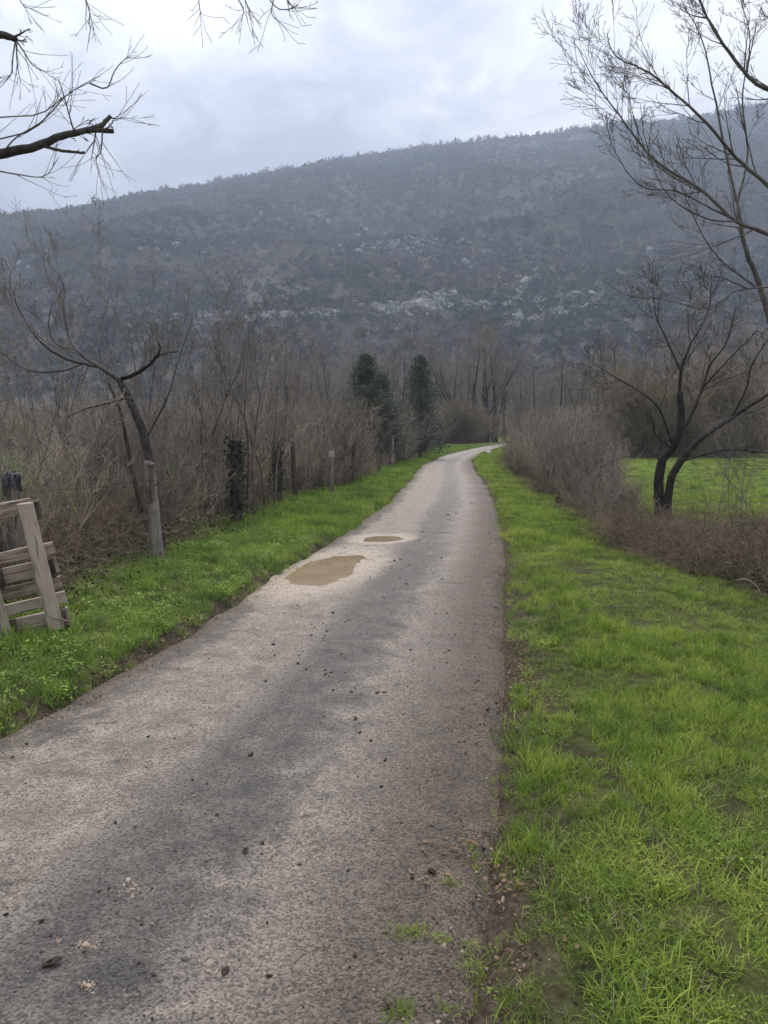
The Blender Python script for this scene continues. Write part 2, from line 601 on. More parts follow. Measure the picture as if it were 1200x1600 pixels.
def road_material():
    m, nt, out = new_mat('worn_gravel')
    p = world_pos(nt)
    u = N(nt, 'ShaderNodeAttribute', attribute_name='across').outputs['Fac']
    ystretch = N(nt, 'ShaderNodeMapping', {'Vector': p, 'Scale': (1.0, 0.35, 1.0)}).outputs[0]
    big = NOISE(nt, ystretch, 1.1, 4.0, 0.6, 0.3)
    mid = NOISE(nt, p, 4.5, 5.0, 0.65, 0.4)
    grit = NOISE(nt, p, 130.0, 4.0, 0.7)
    vor = N(nt, 'ShaderNodeTexVoronoi', {'Vector': p, 'Scale': 125.0}, feature='F1')
    stone = vor.outputs['Color']
    sval = N(nt, 'ShaderNodeSeparateColor', {0: stone}).outputs[0]
    uu = MATH(nt, 'ADD', u, MATH(nt, 'MULTIPLY', MATH(nt, 'SUBTRACT', big, 0.5), 0.13))
    uu = MATH(nt, 'ADD', uu, MATH(nt, 'MULTIPLY', MATH(nt, 'SUBTRACT', mid, 0.5), 0.16))
    track = RAMP(nt, uu, [(0.0, 0.18), (0.07, 0.25), (0.18, 0.92), (0.38, 0.85), (0.50, 0.12), (0.60, 0.10), (0.73, 0.75), (0.83, 0.62), (0.93, 0.10), (1.0, 0.0)], 'EASE')
    edge = RAMP(nt, uu, [(0.0, 1.0), (0.07, 0.7), (0.15, 0.0), (0.72, 0.0), (0.87, 0.85), (1.0, 1.0)])
    pale = RAMP(nt, mid, [(0.3, (0.200, 0.167, 0.132)), (0.7, (0.335, 0.285, 0.230))])
    dark = RAMP(nt, mid, [(0.3, (0.076, 0.068, 0.059)), (0.7, (0.132, 0.119, 0.104))])
    brown = RAMP(nt, mid, [(0.3, (0.070, 0.053, 0.038)), (0.7, (0.165, 0.128, 0.093))])
    tr = MATH(nt, 'ADD', track, MATH(nt, 'MULTIPLY', MATH(nt, 'SUBTRACT', mid, 0.5), 0.7), clamp=True)
    # further on the lane gets a paler base colour and lower roughness
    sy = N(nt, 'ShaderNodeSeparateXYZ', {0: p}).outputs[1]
    farf = N(nt, 'ShaderNodeMapRange', {'Value': sy, 'From Min': 6.0, 'From Max': 24.0, 'To Max': 0.55}).outputs[0]
    tr = MATH(nt, 'ADD', tr, MATH(nt, 'MULTIPLY', farf, MATH(nt, 'ADD', mid, 0.3)), clamp=True)
    col = MIX(nt, tr, dark, pale)
    col = MIX(nt, MATH(nt, 'MULTIPLY', edge, 0.85), col, brown)
    # pale mud rings around the puddles
    for (cx, cy, ax, ay, rot, dep) in PUDDLES:
        d = N(nt, 'ShaderNodeMapping', {'Vector': p, 'Location': (-cx, -cy, 0)}, vector_type='POINT').outputs[0]
        d = N(nt, 'ShaderNodeVectorRotate', {'Vector': d, 'Angle': -rot}, rotation_type='Z_AXIS').outputs[0]
        d = N(nt, 'ShaderNodeMapping', {'Vector': d, 'Scale': (1 / ax, 1 / ay, 0)}).outputs[0]
        r = N(nt, 'ShaderNodeVectorMath', {0: d}, operation='LENGTH').outputs['Value']
        r = MATH(nt, 'ADD', r, MATH(nt, 'MULTIPLY', MATH(nt, 'SUBTRACT', mid, 0.5), 1.1))
        w = N(nt, 'ShaderNodeMapRange', {'Value': r, 'From Min': 2.3, 'From Max': 1.5, 'To Max': 0.85}).outputs[0]
        col = MIX(nt, w, col, (0.46, 0.380, 0.295))
    # damp dirt stains
    st = NOISE(nt, p, 3.4, 6.0, 0.75, 0.8)
    sf = RAMP(nt, st, [(0.57, 0.0), (0.66, 0.75)])
    col = MIX(nt, sf, col, (0.085, 0.070, 0.054))
    gr = MATH(nt, 'ADD', MATH(nt, 'MULTIPLY', grit, 0.9), MATH(nt, 'MULTIPLY', sval, 0.55))
    g = RAMP(nt, gr, [(0.38, 0.32), (0.72, 1.0), (1.02, 1.6)])
    g2 = NOISE(nt, p, 300.0, 2.0, 0.6)
    col = MIX(nt, 1.0, col, g, 'MULTIPLY')
    col = MIX(nt, 0.6, col, RAMP(nt, g2, [(0.3, 0.65), (0.7, 1.3)]), 'MULTIPLY')
    h = MATH(nt, 'ADD', MATH(nt, 'MULTIPLY', vor.outputs['Distance'], -0.8), MATH(nt, 'MULTIPLY', grit, 1.4))
    h = MATH(nt, 'ADD', h, MATH(nt, 'MULTIPLY', mid, 1.2))
    bn = N(nt, 'ShaderNodeBump', {'Height': h, 'Strength': 0.9, 'Distance': 0.008}).outputs[0]
    rough = RAMP(nt, mid, [(0.35, 0.52), (0.65, 0.80)])
    rough = MATH(nt, 'SUBTRACT', rough, MATH(nt, 'MULTIPLY', farf, 0.30))
    rough = MATH(nt, 'ADD', rough, MATH(nt, 'MULTIPLY', edge, 0.2), clamp=True)
    principled(nt, out, col, rough, bn, 0.4)
    return m


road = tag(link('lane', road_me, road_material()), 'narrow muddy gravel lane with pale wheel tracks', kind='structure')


def lane_z(x, y):
    return road_height(np.asarray(x, float), np.asarray(y, float), (x - xl(y)) / (xr(y) - xl(y)))


def water_material():
    m, nt, out = new_mat('muddy_water')
    p = world_pos(nt)
    n = NOISE(nt, p, 2.5, 3.0)
    col = RAMP(nt, n, [(0.3, (0.250, 0.180, 0.104)), (0.7, (0.330, 0.248, 0.150))])
    bn = N(nt, 'ShaderNodeBump', {'Height': NOISE(nt, p, 12.0, 2.0), 'Strength': 0.02, 'Distance': 0.01}).outputs[0]
    principled(nt, out, col, 0.04, bn, 0.5)
    return m


M_WATER = water_material()
for i, (cx, cy, ax, ay, rot, dep) in enumerate(PUDDLES):
    th = np.linspace(0, 2 * math.pi, 48, endpoint=False)
    rr = 1.35 + 0.1 * np.sin(3 * th)
    a, b = ax * rr * np.cos(th), ay * rr * np.sin(th)
    X, Y = cx + a * math.cos(rot) - b * math.sin(rot), cy + a * math.sin(rot) + b * math.cos(rot)
    # only inside the lane, so no sheet slides under the verge
    X = np.maximum(X, xl(Y) + 0.12)
    V = np.vstack([np.stack([X, Y, np.full(48, -0.0275)], 1), [[cx, cy, -0.0275]]])
    Fc = np.stack([np.arange(48), (np.arange(48) + 1) % 48, np.full(48, 48)], 1)
    tag(link('puddle', mesh('puddle', V, [Fc], True), M_WATER),
        ['large brown rain puddle in the left wheel track', 'small thin brown puddle beyond the large one'][i], kind='structure')

# ------------------------------------------------------------------ hillside
RIDGE = [(-900, 470), (-500, 420), (-200, 385), (0, 349), (60, 343), (100, 335), (150, 326), (190, 318), (230, 311), (270, 306), (330, 293),
         (400, 279), (480, 264), (560, 250), (640, 238), (700, 229), (760, 222), (830, 214), (865, 209), (900, 201), (940, 200), (1000, 192), (1100, 181),
         (1200, 166), (1400, 140), (1800, 120), (2300, 150)]
_rp = np.array([at(a, b, 900) for a, b in RIDGE])


def hill_z(X, Y):
    H = np.interp(X * 900 / np.maximum(900, 1), _rp[:, 0], _rp[:, 2])
    t = (Y - 235) / (900 - 235)
    tc = np.clip(t, 0, 1)
    prof = 0.82 * tc + 0.18 * np.sin(tc * math.pi / 2)
    back = np.clip(t - 1, 0, 3)
    h = H * (prof - 0.5 * back * back - 0.06 * back)
    amp = np.sin(np.clip(tc, 0.05, 1) * math.pi) ** 0.7
    h = h + amp * (46 * (fbm(X * 0.006, Y * 0.004, 61, 3) - 0.5) + 16 * (fbm(X * 0.022, Y * 0.02, 64, 3) - 0.5))
    h = h + 7 * (fbm(X * 0.05, Y * 0.05, 67, 3) - 0.5) * sstep(0, 0.1, t)
    # the track cut across the lower slope
    yb = 418 + 10 * np.sin(X * 0.011) + 12 * (fbm(X * 0.01, X * 0, 70, 2) - 0.5)
    cut = sstep(-3, 5, Y - yb) - sstep(5, 70, Y - yb)
    h = h + 9 * cut * sstep(-420, -250, X) * sstep(420, 320, X)
    return h - 3 * (t < 0.0)


def hit_hill(px, py):
    """where the line of sight through (px, py) meets the slope"""
    px, py = np.asarray(px, float), np.asarray(py, float)
    a, b = (px - 600) / F, (800 - py) / F
    dy, dz = math.cos(PITCH) + b * math.sin(PITCH), -math.sin(PITCH) + b * math.cos(PITCH)
    res = np.full(px.shape, np.nan)
    for Y in np.arange(245, 960, 1.5):
        t = Y / dy
        z = EYE + dz * t
        hitm = np.isnan(res) & (hill_z(a * t, np.full(px.shape, Y)) > z)
        res[hitm] = Y
    t = res / dy
    return a * t, res


def hill_material():
    m, nt, out = new_mat('hillside_soil')
    p = world_pos(nt)
    a = NOISE(nt, p, 0.012, 5.0, 0.6)
    b = NOISE(nt, p, 0.09, 5.0, 0.65)
    c = NOISE(nt, p, 0.45, 3.0, 0.7)
    f = MATH(nt, 'ADD', MATH(nt, 'MULTIPLY', a, 0.5), MATH(nt, 'MULTIPLY', b, 0.5))
    col = RAMP(nt, f, [(0.38, (0.036, 0.042, 0.030)), (0.50, (0.078, 0.070, 0.056)), (0.62, (0.112, 0.099, 0.082))])
    col = MIX(nt, 0.7, col, RAMP(nt, c, [(0.3, 0.45), (0.7, 1.45)]), 'MULTIPLY')
    bn = N(nt, 'ShaderNodeBump', {'Height': c, 'Strength': 0.8, 'Distance': 1.5}).outputs[0]
    principled(nt, out, col, 0.95, bn, 0.05)
    return m


hx = np.concatenate([np.arange(-1900, -560, 30), np.arange(-560, 560, 6), np.arange(560, 1901, 30)])
hy = np.concatenate([np.arange(205, 930, 6), np.arange(930, 1500, 24)])
HX, HY = np.meshgrid(hx, hy)
HZ = np.maximum(hill_z(HX, HY), -6)
tag(link('hillside', grid_mesh('hillside', HX, HY, HZ), hill_material()), 'long steep scrubby mountainside rising behind the wood', kind='structure')


def tuft_cloud(name, rng, n, rx, rz, s, zc, mat, dome=True, narrow=1.0):
    """a loose crown of small faces: n triangles through an ellipsoid volume"""
    c = rng.normal(0, 1, (n, 3))
    c /= np.linalg.norm(c, axis=1, keepdims=True)
    c *= (rng.random((n, 1)) ** 0.45)
    c *= (0.75 + 0.5 * fbm(c[:, :1] * 2 + 5, c[:, 1:2] * 2 + c[:, 2:] * 3, 7, 2))
    c = c * np.array([rx, rx, rz]) + np.array([0, 0, zc])
    e = rng.normal(0, 1, (n, 3, 3)) * s
    e[:, :, 2] *= narrow
    V = (c[:, None, :] + e).reshape(-1, 3)
    me = mesh(name, V, [np.arange(n * 3).reshape(n, 3)])
    me.materials.append(mat)
    return me


def rock_mesh(name, rng, mat, sq=(1, 1, 0.8), rug=0.03):
    """an angular stone: a cut-up ball"""
    n1, n2 = 7, 5
    V, Fq = [], []
    cuts = [(norm(rng.normal(0, 1, 3)), rng.uniform(0.45, 0.8)) for _ in range(9)]
    for j in range(n2 + 1):
        for i in range(n1):
            th, ph = 2 * math.pi * (i + 0.5 * (j % 2)) / n1, math.pi * j / n2
            v = np.array([math.sin(ph) * math.cos(th), math.sin(ph) * math.sin(th), math.cos(ph)])
            for cn, cd in cuts:
                k = v.dot(cn)
                if k > cd:
                    v = v - cn * (k - cd)
            V.append(v * np.array(sq) + rng.normal(0, rug, 3))
    for j in range(n2):
        for i in range(n1):
            a, b = j * n1 + i, j * n1 + (i + 1) % n1
            Fq.append((a, b, b + n1, a + n1))
    me = mesh(name, np.array(V), [np.array(Fq)[:, ::-1]])
    me.materials.append(mat)
    return me


def stone_mat(name, c1, c2, sc):
    m, nt, out = new_mat(name)
    p = world_pos(nt)
    rnd = N(nt, 'ShaderNodeObjectInfo').outputs['Random']
    n = NOISE(nt, p, sc, 5.0, 0.65)
    f = MATH(nt, 'ADD', MATH(nt, 'MULTIPLY', n, 0.7), MATH(nt, 'MULTIPLY', rnd, 0.35))
    bn = N(nt, 'ShaderNodeBump', {'Height': n, 'Strength': 0.5, 'Distance': 0.2 / sc}).outputs[0]
    principled(nt, out, RAMP(nt, f, [(0.3, c1), (0.75, c2)]), 0.9, bn, 0.2)
    return m


rng = np.random.default_rng(5)
M_SCRUB1 = leaf_mat('bare_scrub', (0.045, 0.040, 0.033), (0.090, 0.078, 0.064), (0.160, 0.135, 0.110), 0.0, 0.02, 0.9)
M_SCRUB2 = leaf_mat('evergreen_scrub', (0.022, 0.030, 0.018), (0.038, 0.048, 0.028), (0.060, 0.068, 0.040), 0.0, 0.02, 0.9)
scrub = [tuft_cloud('bare_scrub', rng, 46, 2.3, 1.9, 0.55, 1.2, M_SCRUB1, narrow=1.3) for _ in range(5)] + \
        [tuft_cloud('evergreen_scrub', rng, 46, 2.2, 1.7, 0.6, 1.1, M_SCRUB2) for _ in range(3)] + \
        [tuft_cloud('ridge_tree', rng, 50, 1.9, 3.0, 0.45, 3.2, M_SCRUB1, narrow=1.6) for _ in range(2)]
for i, me in enumerate(scrub):
    me.name = 'scrub_%02d' % i
C_SCRUB = proto_collection('scrub', scrub)
n = 52000
sx, sy = rng.uniform(-1, 1, n), 250 + 660 * rng.random(n) ** 0.8
sx = sx * (0.62 * sy + 40)
keep = fbm(sx * 0.02, sy * 0.016, 81, 4) + rng.normal(0, 0.10, n) > 0.31
sx, sy = sx[keep], sy[keep]
green = fbm(sx * 0.012, sy * 0.012, 86, 3) + rng.normal(0, 0.07, len(sx)) > 0.56
pk = np.where(green, rng.integers(5, 8, len(sx)), rng.integers(0, 5, len(sx)))
sz = rng.lognormal(0, 0.4, len(sx)) * 0.72
nr_ = 900                                             # taller trees standing on the skyline
rxx = rng.uniform(-620, 620, nr_)
rxx = rxx[fbm(rxx * 0.03, rxx * 0, 90, 3) + rng.normal(0, 0.15, nr_) > 0.5]
ryy = rng.uniform(880, 912, len(rxx))
sx, sy = np.concatenate([sx, rxx]), np.concatenate([sy, ryy])
pk = np.concatenate([pk, rng.integers(8, 10, len(rxx))])
sz = np.concatenate([sz, rng.uniform(0.6, 1.5, len(rxx))])
scatter('hillside_scrub', np.stack([sx, sy, hill_z(sx, sy) - 0.4], 1), pk, turns(rng, len(sx)), sz, C_SCRUB, 'low bare scrub covering the mountainside', 'scrub')

M_ROCK = stone_mat('limestone', (0.14, 0.137, 0.130), (0.33, 0.322, 0.31), 0.5)
C_ROCK = proto_collection('outcrop', [rock_mesh('outcrop', rng, M_ROCK, (1, 1, rng.uniform(0.6, 1.3))) for _ in range(5)])
# clusters of outcrop: picture spot, spread, number, size
CL = [(490, 340, 26, 9, 40, 1.8), (440, 352, 40, 12, 26, 1.4), (600, 382, 26, 12, 36, 1.7), (690, 385, 40, 14, 46, 1.5), (735, 400, 30, 12, 34, 1.7), (655, 400, 50, 14, 40, 1.2),
      (560, 410, 40, 12, 24, 1.2), (830, 438, 18, 16, 50, 1.6), (815, 385, 4, 10, 10, 1.8), (800, 452, 26, 8, 34, 1.3), (910, 410, 8, 6, 8, 1.6), (1015, 402, 8, 6, 8, 1.7),
      (380, 370, 40, 14, 24, 1.4), (300, 400, 60, 16, 26, 1.3), (260, 430, 60, 12, 18, 1.1), (340, 312, 40, 10, 14, 1.4), (210, 375, 40, 12, 14, 1.3),
      (760, 425, 50, 14, 30, 1.1), (690, 430, 60, 14, 30, 1.0), (120, 370, 40, 14, 12, 1.4), (900, 330, 80, 40, 16, 1.1), (640, 300, 120, 30, 20, 1.1), (40, 420, 40, 20, 10, 1.2),
      (665, 478, 26, 8, 120, 1.2), (600, 486, 22, 6, 60, 1.0), (430, 497, 26, 4, 40, 1.0), (350, 497, 30, 5, 30, 0.9), (250, 505, 40, 5, 30, 0.8), (520, 492, 40, 4, 40, 0.8),
      (760, 478, 50, 5, 60, 0.8), (850, 470, 50, 4, 60, 0.8), (930, 465, 40, 4, 40, 0.8), (690, 462, 4, 3, 5, 1.6),
      (830, 496, 28, 5, 170, 0.65), (890, 487, 34, 5, 260, 0.65), (950, 488, 14, 5, 70, 0.7), (795, 512, 12, 6, 70, 0.65)]
qx, qy, qs = [], [], []
for (a, b, da, db, k, s) in CL:
    k = int(k * (4.5 if b > 455 else 2.6))
    da, db = da * 1.5, db * 1.4
    qx.append(a + rng.normal(0, da * 0.55, k))
    qy.append(b + rng.normal(0, db * 0.55, k) - (qx[-1] - a) * (0.12 if b > 455 else -0.10))
    qs.append((0.58 if b > 455 else 0.40) * s * rng.lognormal(0, 0.5, k))
qx, qy, qs = map(np.concatenate, (qx, qy, qs))
ox, oy = hit_hill(qx, qy)
ok = ~np.isnan(oy)
ox, oy, qs = ox[ok], oy[ok], qs[ok]
scatter('hillside_rocks', np.stack([ox, oy, hill_z(ox, oy) + qs * 0.5], 1), rng.integers(0, 5, len(ox)), turns(rng, len(ox), 0.3),
        np.stack([qs * 1.25, qs, qs * 1.1], 1), C_ROCK, 'pale limestone outcrops and scree on the mountainside', 'rock')
# ------------------------------------------------------------------ wooden pallet leaning by the fence


def wood_mat(name, c1, c2, c3):
    m, nt, out = new_mat(name)
    tc = obj_pos(nt)
    rnd = N(nt, 'ShaderNodeObjectInfo').outputs['Random']
    off = N(nt, 'ShaderNodeCombineXYZ', {0: MATH(nt, 'MULTIPLY', rnd, 37.0), 1: MATH(nt, 'MULTIPLY', rnd, 11.0)}).outputs[0]
    p = N(nt, 'ShaderNodeVectorMath', {0: tc, 1: off}, operation='ADD').outputs[0]
    st = N(nt, 'ShaderNodeMapping', {'Vector': p, 'Scale': (3.0, 60.0, 60.0)}).outputs[0]
    g = NOISE(nt, st, 1.0, 6.0, 0.7, 0.6)
    blot = NOISE(nt, p, 7.0, 4.0, 0.6)
    f = MATH(nt, 'ADD', MATH(nt, 'MULTIPLY', g, 0.6), MATH(nt, 'MULTIPLY', blot, 0.35))
    f = MATH(nt, 'ADD', f, MATH(nt, 'MULTIPLY', MATH(nt, 'SUBTRACT', rnd, 0.5), 0.16))
    col = RAMP(nt, f, [(0.34, c1), (0.45, c2), (0.62, c3)])
    crack = RAMP(nt, NOISE(nt, N(nt, 'ShaderNodeMapping', {'Vector': p, 'Scale': (2.2, 42.0, 42.0)}).outputs[0], 1.0, 3.0, 0.5, 0.3), [(0.33, 0.18), (0.40, 1.0)])
    col = MIX(nt, 0.9, col, crack, 'MULTIPLY')
    bn = N(nt, 'ShaderNodeBump', {'Height': g, 'Strength': 0.9, 'Distance': 0.006}).outputs[0]
    principled(nt, out, col, 0.85, bn, 0.2)
    return m


M_PALLET = wood_mat('pallet_wood', (0.200, 0.150, 0.112), (0.430, 0.340, 0.265), (0.580, 0.480, 0.380))
M_BLOCK = wood_mat('rotten_block', (0.018, 0.014, 0.011), (0.070, 0.052, 0.040), (0.200, 0.150, 0.115))
M_POST = wood_mat('weathered_post', (0.060, 0.050, 0.040), (0.165, 0.140, 0.115), (0.300, 0.265, 0.225))
M_DARKPOST = wood_mat('damp_post', (0.022, 0.018, 0.015), (0.060, 0.050, 0.042), (0.120, 0.100, 0.085))


def plank_mesh(rng, L, w, t, nseg=6, warp=0.004):
    """a board along X with worn, slightly uneven edges"""
    xs = np.linspace(-L / 2, L / 2, nseg + 1)
    V, Fq = [], []
    bow = rng.normal(0, warp, nseg + 1)
    cup = rng.normal(0, warp * 0.6, nseg + 1)
    c = min(w, t) * 0.16
    prof = [(-w / 2 + c, -t / 2), (w / 2 - c, -t / 2), (w / 2, -t / 2 + c), (w / 2, t / 2 - c), (w / 2 - c, t / 2), (-w / 2 + c, t / 2), (-w / 2, t / 2 - c), (-w / 2, -t / 2 + c)]
    for i, x in enumerate(xs):
        e = 1.0
        for (a, b) in prof:
            xe = x + (rng.normal(0, 0.005) if i in (0, nseg) else 0)
            V.append((xe, b * e + bow[i] + rng.normal(0, 0.0007), a * e + cup[i] + rng.normal(0, 0.0012)))
    k = 8
    for i in range(nseg):
        for j in range(k):
            a, b = i * k + j, i * k + (j + 1) % k
            Fq.append((a, a + k, b + k, b))
    ends = np.array([list(range(k)), [nseg * k + j for j in range(k)][::-1]])
    return mesh('plank', np.array(V), [np.array(Fq), ends])


rng = np.random.default_rng(21)
# the frame of the pallet: local x along the deck boards, local z up its face, tilted about 15 degrees in its own plane
pal = empty('wooden_pallet', tuple(at(101, 977, 5.40)))
pal.rotation_euler = (R(7), R(-9.5), R(24))
tag(pal, 'weathered wooden pallet propped on its side at the left edge beside the fence', 'pallet')
DECK = [(-0.005, 0.066), (0.070, 0.070), (0.175, 0.086), (0.308, 0.090), (0.437, 0.116), (0.567, 0.085), (0.90, 0.112)]
for i, (z, w) in enumerate(DECK):
    L = 1.22 + rng.normal(0, 0.012)
    right = 0.045 if i < 6 else -0.03
    o = link('deck_board', plank_mesh(rng, L, w, 0.022), M_PALLET, pal)
    o.location = (right - L / 2, 0.10, z)
    o.rotation_euler = (0, rng.normal(0, 0.006), 0)
for bx in (-0.05, -0.385, -0.72):
    sk = link('skid_board', plank_mesh(rng, 0.96, 0.100, 0.022), M_PALLET, pal)
    sk.location = (bx - 0.01, -0.012, 0.47)
    sk.rotation_euler = (0, R(-90), 0)
    for z in (0.045, 0.445, 0.875):
        bl = link('block', plank_mesh(rng, 0.135, 0.12, 0.075, 3, 0.002), M_BLOCK, pal)
        bl.location = (bx + 0.018, 0.043, z)
        bl.rotation_euler = (0, R(-90), 0)
M_TWINE = bark_mat('old_twine', (0.20, 0.16, 0.12), (0.40, 0.34, 0.27), 40, 0.2)
tw = smooth_poly([(-0.115, -0.03, 0.60), (-0.10, -0.04, 0.50), (-0.118, -0.035, 0.40), (-0.095, -0.04, 0.28), (-0.10, -0.04, 0.18), (-0.075, -0.045, 0.10), (-0.03, -0.045, 0.08), (0.03, -0.02, 0.03)], 24)
link('twine', tubes('twine', [([(tw, np.full(24, 0.006))], 5)]), M_TWINE, pal)

# ------------------------------------------------------------------ fence posts and wire


def post_mesh(rng, h, r, sides=9, n=8, lean=(0, 0), square=0.0):
    th = np.arange(sides) * 2 * math.pi / sides
    prof = 1 + rng.normal(0, 0.09, sides)
    V, Fq = [], []
    for i in range(n):
        t = i / (n - 1)
        rr = r * (1.08 - 0.16 * t) * prof * (1 + rng.normal(0, 0.025, sides))
        z = -0.15 + (h + 0.15) * t + (rng.normal(0, 0.018, sides) if i == n - 1 else 0)
        V.append(np.stack([rr * np.cos(th) + lean[0] * t, rr * np.sin(th) + lean[1] * t, np.broadcast_to(z, sides)], 1))
    V = np.concatenate(V)
    for i in range(n - 1):
        for j in range(sides):
            a, b = i * sides + j, i * sides + (j + 1) % sides
            Fq.append((a, b, b + sides, a + sides))
    top = np.arange((n - 1) * sides, n * sides)[None]
    # local X is the grain for the wood material: keep the post upright but give the mesh its grain along Z through a rotated frame
    V = np.stack([V[:, 2], V[:, 1], -V[:, 0]], 1)
    return mesh('post', V, [np.array(Fq), top])


def leaf_cluster(name, rng, P, s, mat):
    """small pointed leaves at points P"""
    n = len(P)
    a = rng.normal(0, 1, (n, 3))
    a /= np.linalg.norm(a, axis=1, keepdims=True)
    b = rng.normal(0, 1, (n, 3))
    b -= a * (a * b).sum(1, keepdims=True)
    b /= np.linalg.norm(b, axis=1, keepdims=True)
    L = s * rng.uniform(0.6, 1.3, (n, 1))
    V = np.stack([P, P + a * L * 0.5 + b * L * 0.42, P + a * L, P + a * L * 0.5 - b * L * 0.42], 1).reshape(-1, 3)
    me = mesh(name, V, [np.arange(n * 4).reshape(n, 4)])
    me.materials.append(mat)
    return me


def fence_post(name, px, py, Y, h, r, mat, label, lean=(0, 0), group=None):
    p = at(px, py, Y)
    z0 = float(ground_z(p[0], Y))
    e = empty(name, (p[0], Y, z0))
    tag(e, label, 'fence post', group)
    s = link('shaft', post_mesh(rng, h, r, lean=lean), mat, e)
    s.rotation_euler = (0, R(-90), 0)
    return e


posts = []
p1 = fence_post('fence_post', 250, 885, 8.25, 1.13, 0.058, M_POST, 'pale split fence post at the foot of the leaning bare tree', (-0.07, 0))
o = link('split_slab', plank_mesh(rng, 0.42, 0.08, 0.03, 5, 0.006), M_POST, p1)
o.location, o.rotation_euler = (-0.060, -0.066, 0.90), (0, R(-86), 0)
o = link('wire_band', tubes('wire_band', [([(np.array([(0.085 * math.cos(a) - 0.05, 0.085 * math.sin(a), 0.90 + 0.01 * math.sin(a)) for a in np.linspace(0, 6.3, 18)]), np.full(18, 0.005))], 4)]), M_BARK, p1)
p0 = fence_post('fence_post', 34, 900, 6.55, 1.10, 0.062, M_POST, 'grey fence post standing behind the pallet, wrapped with black plastic', (-0.05, 0.02))


def black_plastic():
    m, nt, out = new_mat('black_plastic')
    principled(nt, out, (0.03, 0.03, 0.033), 0.5, None, 0.5)
    return m


SV, SF = [], []
for q in range(7):
    a = q * 0.9 + rng.normal(0, 0.2)
    ca, sa, dl, dr = math.cos(a), math.sin(a), rng.uniform(0.05, 0.20), rng.uniform(0.04, 0.16)
    rr = 0.064 + 0.004 * q / 7
    prof = [(-rr - 0.012, 1.10 - dl), (-rr - 0.004, 1.10 - dl * 0.5), (-rr, 1.095), (-rr * 0.5, 1.118 + 0.002 * q), (rr * 0.4, 1.120 + 0.002 * q), (rr, 1.096), (rr + 0.006, 1.10 - dr * 0.5), (rr + 0.016, 1.10 - dr)]
    w = rng.uniform(0.010, 0.022)
    for k, (u, z) in enumerate(prof):
        jx = rng.normal(0, 0.004)
        for sd in (-1, 1):
            SV.append((u * ca - sd * w * sa - 0.05 + jx, u * sa + sd * w * ca + 0.02, z + rng.normal(0, 0.004)))
        if k:
            n0 = len(SV) - 4
            SF.append((n0, n0 + 1, n0 + 3, n0 + 2))
link('plastic_wrap', mesh('plastic_wrap', np.array(SV), [np.array(SF)], True), black_plastic(), p0)
fence_post('fence_post', 84, 868, 8.9, 0.92, 0.085, M_POST, 'thick grey post in the brush between the pallet and the leaning tree', (0.03, 0))
for k, (px, py, Y, h, r, spread, lab) in enumerate([
        (371, 832, 11.7, 1.30, 0.075, 0.10, 'dark ivy-covered fence post nearest the pale split post'),
        (434, 797, 14.9, 1.24, 0.075, 0.15, 'dark fence post with a bushy head of ivy')]):
    e = fence_post('fence_post', px, py, Y, h, r, M_DARKPOST, lab)
    n = 420
    zz = rng.random(n) ** 0.8 * (h + 0.05)
    rad = r + np.abs(rng.normal(0, spread * 0.5, n)) * (0.5 + 1.1 * (zz / h) ** 2 if k else 1.0)
    a = rng.uniform(0, 6.28, n)
    link('ivy', leaf_cluster('ivy', rng, np.stack([rad * np.cos(a), rad * np.sin(a), zz], 1), 0.055, M_IVY), None, e)
    iv = []
    for j in range(9):
        a0, tt = rng.uniform(0, 6.28), np.linspace(0, 1, 9)
        aa = a0 + rng.uniform(-1, 1) * 3 * tt
        iv.append((np.stack([(r + 0.012) * np.cos(aa), (r + 0.012) * np.sin(aa), tt * h], 1), np.full(9, 0.008)))
    link('ivy_stem', tubes('ivy_stem', [(iv, 4)]), M_BARK, e)
e = fence_post('fence_post', 518, 780, 17.0, 0.86, 0.055, M_POST, 'fence post with a pale block on top, beyond the ivy posts')
o = link('cap', plank_mesh(rng, 0.13, 0.12, 0.12, 2, 0.002), stone_mat('pale_cap', (0.36, 0.33, 0.30), (0.50, 0.47, 0.43), 20), e)
o.location, o.rotation_euler = (0, 0, 0.92), (0, R(-90), 0.3)
FAR_POSTS = [(466, 785, 15.9), (552, 762, 20.2), (574, 752, 22.6), (596, 742, 25.4), (618, 734, 28.5), (636, 725, 33.0), (652, 717, 38.5), (668, 711, 45)]
for (px, py, Y), where in zip(FAR_POSTS, ('half hidden just before the pale-topped post', 'first beyond the pale-topped post', 'second beyond the pale-topped post', 'third beyond the pale-topped post', 'fourth beyond the pale-topped post', 'fifth beyond the pale-topped post', 'sixth beyond the pale-topped post', 'last of the row before the bend')):
    fence_post('fence_post', px - 4, py, Y, rng.uniform(1.05, 1.3), 0.05, M_DARKPOST if rng.random() < 0.6 else M_POST,
               'thin fence post in the hedge, ' + where, (rng.normal(0, 0.05), 0), 'far hedge fence posts')
M_WIRE = bark_mat('rusty_wire', (0.05, 0.035, 0.025), (0.14, 0.10, 0.08), 20, 0.0)
wy = np.array([-2.0, 6.6, 8.25, 11.7, 14.9, 17.0, 20.2, 25.4, 33.0, 45.0])
wx = np.array([-5.0, at(34, 900, 6.55)[0], at(250, 885, 8.25)[0], at(371, 832, 11.7)[0], at(434, 797, 14.9)[0], at(518, 780, 17.0)[0], at(552, 762, 20.2)[0], at(596, 742, 25.4)[0], at(636, 725, 33)[0], at(668, 711, 45)[0]])
